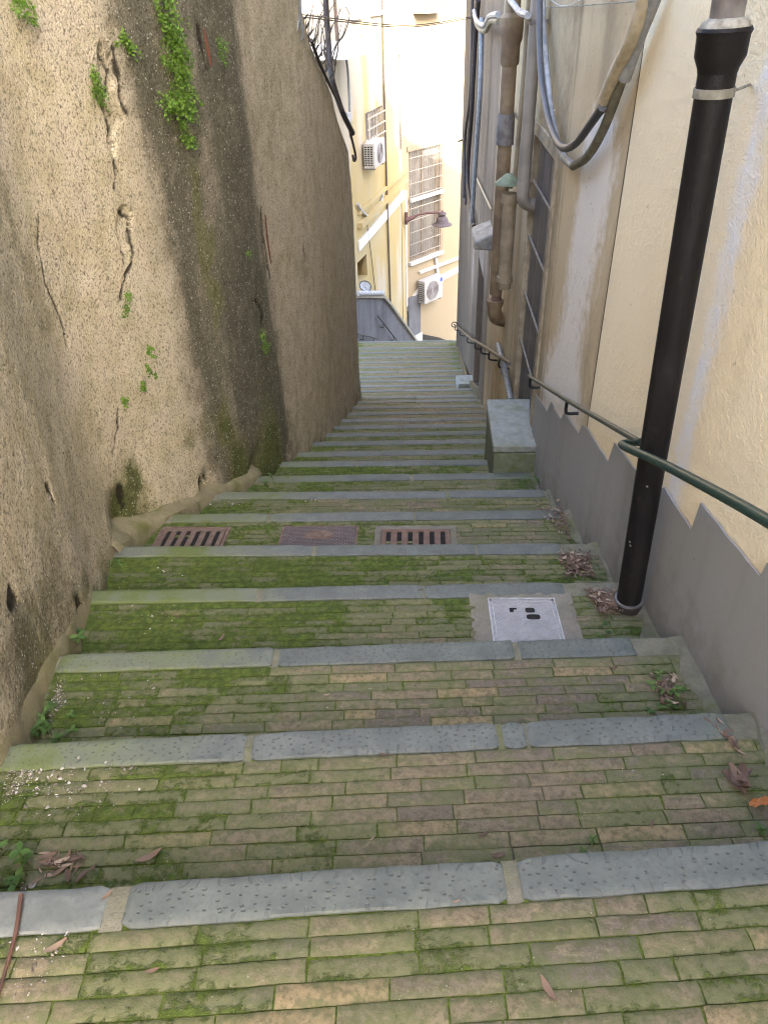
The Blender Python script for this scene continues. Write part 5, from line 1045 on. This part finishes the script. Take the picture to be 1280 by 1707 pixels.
# moss trail down the wall is part of the wall colour; weeds on the steps
def weed(px, py, k, label, n, h, ls, name='weed', grow=(.03, .03)):
    b = on_tread(px, py, k); th = thing(name, label, 'weed', b, 'weeds in the joints of the steps'); m = MB(); st = MB()
    for i in range(n):
        a = random.uniform(0, 6.28); r0 = b+np.array([random.gauss(0, grow[0]), random.gauss(0, grow[1]), 0]); L = h*random.uniform(.4, 1.1); tip = r0+np.array([math.cos(a)*L*.5, math.sin(a)*L*.35, L]); mid = (r0+tip)/2+np.array([0, 0, L*.15]); S = spl([r0, mid, tip], 8); st.tube(S, .0016, 5)
        for p, sc in ((tip, 1.), (S[len(S)//2+1], .8)):
            for j in range(3):
                a2 = a+j*2.1+random.uniform(-.4, .4); d = np.array([math.cos(a2), math.sin(a2), random.uniform(-.1, .35)]); e = np.array([-math.sin(a2), math.cos(a2), 0.]); s = ls*sc*random.uniform(.7, 1.2); u = np.array([0, 0, 1.])
                V = [p, p+d*s*.35+e*s*.3+u*s*.06, p+d*s*.75+e*s*.26+u*s*.04, p+d*s*1.1-u*s*.05, p+d*s*.75-e*s*.26+u*s*.04, p+d*s*.35-e*s*.3+u*s*.06, p+d*s*.5-u*s*.03]
                m.add(V, [(0, 1, 6), (1, 2, 6), (2, 3, 6), (3, 4, 6), (4, 5, 6), (5, 0, 6)], tone=random.random())
    m.build('leaves', MT['weed'], th, fixn=False); st.build('stems', MT['stem'], th, fixn=False)
weed(128, 1075, 3, 'tall leafy weed growing out of the wall foot on the left', 7, .13, .034, grow=(.02, .03))
weed(85, 1205, 2, 'small clover weed among the gravel beside the left wall', 7, .05, .022, grow=(.03, .04))
weed(112, 1225, 2, 'low flat weed on the mossy bricks right of the gravel strip', 4, .03, .022)
weed(14, 1465, 1, 'clover cluster at the left edge of the nearest mossy tread', 9, .06, .024, grow=(.04, .04))
weed(1108, 1160, 2, 'bright little weed in the leaf litter by the right wall', 6, .045, .02, grow=(.03, .03))
weed(1112, 1185, 2, 'flat young weed at the riser below the leaf litter', 4, .02, .018)
weed(905, 812, 7, 'feathery green weed against the grey plinth on the right', 6, .12, .025)
weed(190, 945, 4, 'small weed at the left end of a mossy tread', 4, .04, .02)
weed(1272, 1392, 1, 'tiny weed in front of the orange leaf at the right edge', 3, .02, .013, grow=(.012, .012))
weed(1010, 1066, 3, 'tuft of grass blades below the leaf pile at the black pipe', 5, .03, .014)
weed(965, 1400, 1, 'tiny weed in the joint in front of the nearest slate edge', 3, .015, .012)
weed(430, 803, 7, 'low weeds at the left end of the drain steps', 5, .05, .02, grow=(.06, .04))

# ------------------------------------------------------------------ debris
def leafbit(mb, p, L, w, yaw, curl, tone, lift=.004, fold=.2):
    d = np.array([math.cos(yaw), math.sin(yaw), 0]); e = np.array([-d[1], d[0], 0]); V = []
    for i, t in enumerate(np.linspace(0, 1, 5)):
        wv = w*math.sin(math.pi*(t*.9+.05))**.8; z = lift+curl*(4*(t-.5)**2)*L*.25; c = p+d*(t-.5)*L+np.array([0, 0, z]); V += [c-e*wv+np.array([0, 0, fold*w]), c, c+e*wv+np.array([0, 0, fold*w*random.uniform(-.3, 1.2)])]
    mb.add(V, [(3*i+j, 3*i+j+1, 3*i+j+4, 3*i+j+3) for i in range(4) for j in range(2)], tone=tone)
def pile(poly, k, n, label, lo=.015, hi=.05, hmax=.03):
    poly = np.array(poly, float); c = poly.mean(0); m = MB(); cen = on_tread(c[0], c[1], k)
    for _ in range(n):
        w = RNG.dirichlet(np.ones(len(poly))*.5); q = w@poly; r = np.abs(w-1/len(poly)).max(); p = on_tread(q[0], q[1], k); xw_ = float(rwx(p[1]))-.02; p[0] = min(p[0], xw_)
        L = random.uniform(lo, hi)*.72; leafbit(m, p, L, L*random.uniform(.06, .24), random.uniform(0, 6.28), random.uniform(-.6, 1.2), random.random()**1.3, random.uniform(.002, hmax), random.uniform(-.3, .6))
    tag(m.build('leaf_litter', MT['litter'], origin=cen, fixn=False), label, 'leaf litter', 'drifts of dry leaves along the right wall', 'stuff')
pile([(968, 985), (1030, 985), (1050, 1025), (1000, 1032), (985, 1000), (1040, 1015)], 3, 420, 'thick pile of brown dry leaves around the foot of the black drainpipe', hmax=.035)
pile([(928, 920), (985, 925), (990, 965), (940, 968), (960, 940)], 4, 330, 'long drift of dry leaves on the step behind the black drainpipe')
pile([(880, 836), (930, 832), (945, 862), (950, 905), (930, 890)], 5, 150, 'thin drift of leaf scraps beside the grey plinth near the drains')
pile([(1075, 1115), (1125, 1130), (1150, 1180), (1100, 1185), (1105, 1165)], 2, 80, 'loose leaf scraps around the weed on the right')
pile([(1175, 1200), (1205, 1205), (1235, 1260), (1210, 1230)], 1, 36, 'few leaf scraps along the cement at the right end of the second slate edge', .012, .045, .01)
pile([(95, 1420), (160, 1430), (170, 1460), (40, 1480), (60, 1430)], 1, 46, 'scattered brown twigs and leaf scraps by the left clover', .012, .06, .012)
pile([(150, 1000), (460, 1040), (470, 1060), (200, 1075)], 3, 14, 'few straw like scraps on the mossy left half of a tread', .012, .04, .004)
# big single leaves
def bigleaf(px, py, k, L, yaw, mat, label, lobed):
    c = on_tread(px, py, k); m = MB(); n = 18; V = [c+np.array([0, 0, .022])]; 
    for i in range(n):
        t = 2*math.pi*i/n; r = L*(.55+(.33*abs(math.sin(t*2.5)) if lobed else .12*math.cos(2*t)))*(1 if lobed else 1.); x = math.cos(t)*r; y = math.sin(t)*r*.6; X = x*math.cos(yaw)-y*math.sin(yaw); Y = x*math.sin(yaw)+y*math.cos(yaw); z = .012+.30*abs(y)+.12*max(0, x)+random.uniform(0, .012); V.append(c+np.array([X, Y, z]))
    for i in range(n): V.append(V[0]*.45+V[1+i]*.55+np.array([0, 0, -.004]))
    F = [(0, 1+n+i, 1+n+(i+1) % n) for i in range(n)]+[(1+n+i, 1+i, 1+(i+1) % n, 1+n+(i+1) % n) for i in range(n)]
    m.add(V, F, tone=np.array([random.random() for _ in V])); tag(m.build('fallen_leaf', MT[mat], origin=c), label, 'leaf')
c_ = on_tread(1225, 1308, 1); m = MB()
for yaw_, L_, w_, cu, ox, oy in ((1.9, .075, .017, .9, 0, 0), (1.2, .06, .015, 1.2, .012, .006), (2.7, .05, .014, .6, -.010, .008), (.3, .045, .012, 1.0, .022, .016), (2.0, .055, .012, -.3, -.004, -.012)): leafbit(m, c_+np.array([ox, oy, .006]), L_, w_, yaw_, cu, random.random(), .012, .7)
tag(m.build('fallen_leaf', MT['bigleaf'], origin=c_, fixn=False), 'large curled grey brown leaf lying at the right end of a tread', 'leaf')
bigleaf(1262, 1345, 1, .042, .2, 'orleaf', 'curled orange leaf at the right edge just below the grey brown one', False)
bigleaf(1022, 1120, 2, .014, .3, 'bigleaf', 'small curled brown leaf on the bricks below the black drainpipe', True)
# stray straws and scraps lying on their own
for (px, py, k, L, yaw) in ((805, 1393, 1, .035, .4), (830, 1428, 1, .04, .1), (640, 1260, 1, .03, -.2), (180, 1495, 0, .03, .9), (370, 1065, 3, .05, 1.2), (250, 1430, 1, .07, .5), (912, 1650, 0, .05, 2.0), (700, 985, 3, .03, .1), (620, 1400, 1, .018, .6), (980, 1303, 1, .03, .2), (255, 1620, 0, .03, 0.2), (95, 1580, 0, .05, .6), (760, 1505, 0, .02, .3), (1085, 1375, 1, .025, 1.), (545, 1160, 2, .025, .2), (470, 1190, 2, .02, 1.4)):
    p = on_tread(px, py, k); m = MB(); leafbit(m, p, L*.9, L*.13, yaw, .6, random.random(), .005); tag(m.build('leaf_scrap', MT['litter'], origin=p, fixn=False), 'dry leaf scrap lying alone on the brick treads', 'leaf scrap', 'stray leaf scraps on the steps')
P = [on_tread(40, 1498, 0)+np.array([0, 0, .016]), on_tread(30, 1560, 0)+np.array([0, 0, .012]), on_tread(8, 1640, 0)+np.array([0, 0, .012]), on_tread(-6, 1690, 0)+np.array([0, 0, .01])]; m = MB(); S_ = spl(P, 20); m.tube(S_, np.linspace(.0052, .0025, len(S_)), 8); tag(m.build('twig', MT['twig'], origin=P[1]), 'reddish brown twig lying at the lower left corner', 'twig')
# chips of stone and plaster
def chips(lst, label):
    m = MB(); cen = None
    for (poly, k, n, s0, s1) in lst:
        poly = np.array(poly, float)
        for _ in range(n):
            w = RNG.dirichlet(np.ones(len(poly))*.6); q = w@poly; p = on_tread(q[0], q[1], k)
            if cen is None: cen = p
            s = s0*(s1/s0)**(random.random()**2.2); a = random.uniform(0, 6.28); B = np.array([[math.cos(a), -math.sin(a), 0], [math.sin(a), math.cos(a), 0], [0, 0, 1]]); V = [(1, .1, 0), (.3, .8, 0), (-.8, .5, 0), (-.9, -.4, 0), (.1, -.9, 0), (.5, .1, .7), (-.3, .3, .9), (-.2, -.4, .6)]
            V = np.array(V)*np.array([s, s*random.uniform(.5, 1), s*random.uniform(.4, .8)])*(1+.25*RNG.standard_normal((8, 3))); V = V@B.T+p+np.array([0, 0, .001])
            m.add(V, [(0, 1, 5), (1, 2, 6), (1, 6, 5), (2, 3, 6), (3, 4, 7), (3, 7, 6), (4, 0, 5), (4, 5, 7), (5, 6, 7)], tone=random.random()**1.6)
    tag(m.build('gravel_chips', MT['chips'], origin=cen, smooth=False), label, 'gravel', None, 'stuff')
chips([([(5, 1255), (70, 1255), (60, 1300), (5, 1345)], 1, 520, .001, .0042), ([(10, 1258), (150, 1258), (140, 1330), (5, 1345)], 1, 260, .0012, .007), ([(20, 1250), (200, 1262), (290, 1290), (190, 1345), (20, 1400)], 1, 110, .0015, .0085), ([(98, 1110), (112, 1120), (100, 1170), (75, 1232), (60, 1238), (118, 1165)], 2, 420, .001, .005), ([(120, 1115), (290, 1130), (260, 1220), (110, 1228)], 2, 70, .0015, .007), ([(180, 960), (300, 1000), (280, 1060), (150, 1060)], 3, 26, .002, .009), ([(230, 945), (330, 950), (330, 960), (250, 970)], 4, 14, .002, .008), ([(300, 830), (450, 835), (420, 845), (300, 850)], 6, 30, .003, .011), ([(480, 822), (540, 822), (540, 836), (490, 836)], 6, 90, .002, .008), ([(0, 1530), (120, 1540), (130, 1600), (60, 1680), (0, 1700)], 0, 90, .0012, .0065), ([(15, 1470), (60, 1475), (30, 1490)], 1, 12, .004, .011), ([(300, 1200), (900, 1230), (1200, 1300), (300, 1420)], 1, 90, .0008, .003), ([(300, 1120), (1050, 1100), (1000, 1180), (300, 1200)], 2, 90, .0008, .003), ([(500, 1540), (1250, 1500), (1250, 1690), (200, 1690)], 0, 90, .0006, .0022), ([(880, 800), (910, 800), (960, 900), (940, 890)], 5, 26, .003, .009)], 'white plaster chips and grit scattered over the left ends of the steps')

# ------------------------------------------------------------------ light
SUN_EL = rad(31); SUN_AZ = np.array([.52, -.854])
sv = np.array([SUN_AZ[0]*math.cos(SUN_EL), SUN_AZ[1]*math.cos(SUN_EL), math.sin(SUN_EL)])
ld_ = bpy.data.lights.new('sun', 'SUN'); ld_.energy = 2.0; ld_.angle = rad(.5); ld_.color = (1, .95, .87); lo = bpy.data.objects.new('sun', ld_); COL.objects.link(lo); lo.rotation_euler = Vector(sv.tolist()).to_track_quat('Z', 'Y').to_euler(); lo.location = (0, 0, 20)
w = bpy.data.worlds.new('World'); scene.world = w; w.use_nodes = True; nt = w.node_tree; nt.nodes.clear(); bg = nt.nodes.new('ShaderNodeBackground'); sk = nt.nodes.new('ShaderNodeTexSky'); wo = nt.nodes.new('ShaderNodeOutputWorld')
sk.sky_type = 'NISHITA'; sk.sun_disc = False; sk.sun_elevation = SUN_EL; sk.sun_rotation = math.atan2(SUN_AZ[0], SUN_AZ[1]); sk.dust_density = 4.; sk.air_density = .8; sk.ozone_density = .6; bg.inputs[1].default_value = .15
nt.links.new(sk.outputs[0], bg.inputs[0]); nt.links.new(bg.outputs[0], wo.inputs[0])
vs_ = scene.view_settings; vs_.view_transform = 'Standard'; vs_.look = 'None'; vs_.gamma = 1.; vs_.exposure = 3.88
scene.display_settings.display_device = 'sRGB'
scene.cycles.max_bounces = 8; scene.cycles.diffuse_bounces = 5; scene.cycles.use_denoising = True; scene.cycles.denoising_prefilter = 'NONE'; scene.cycles.filter_width = 1.15
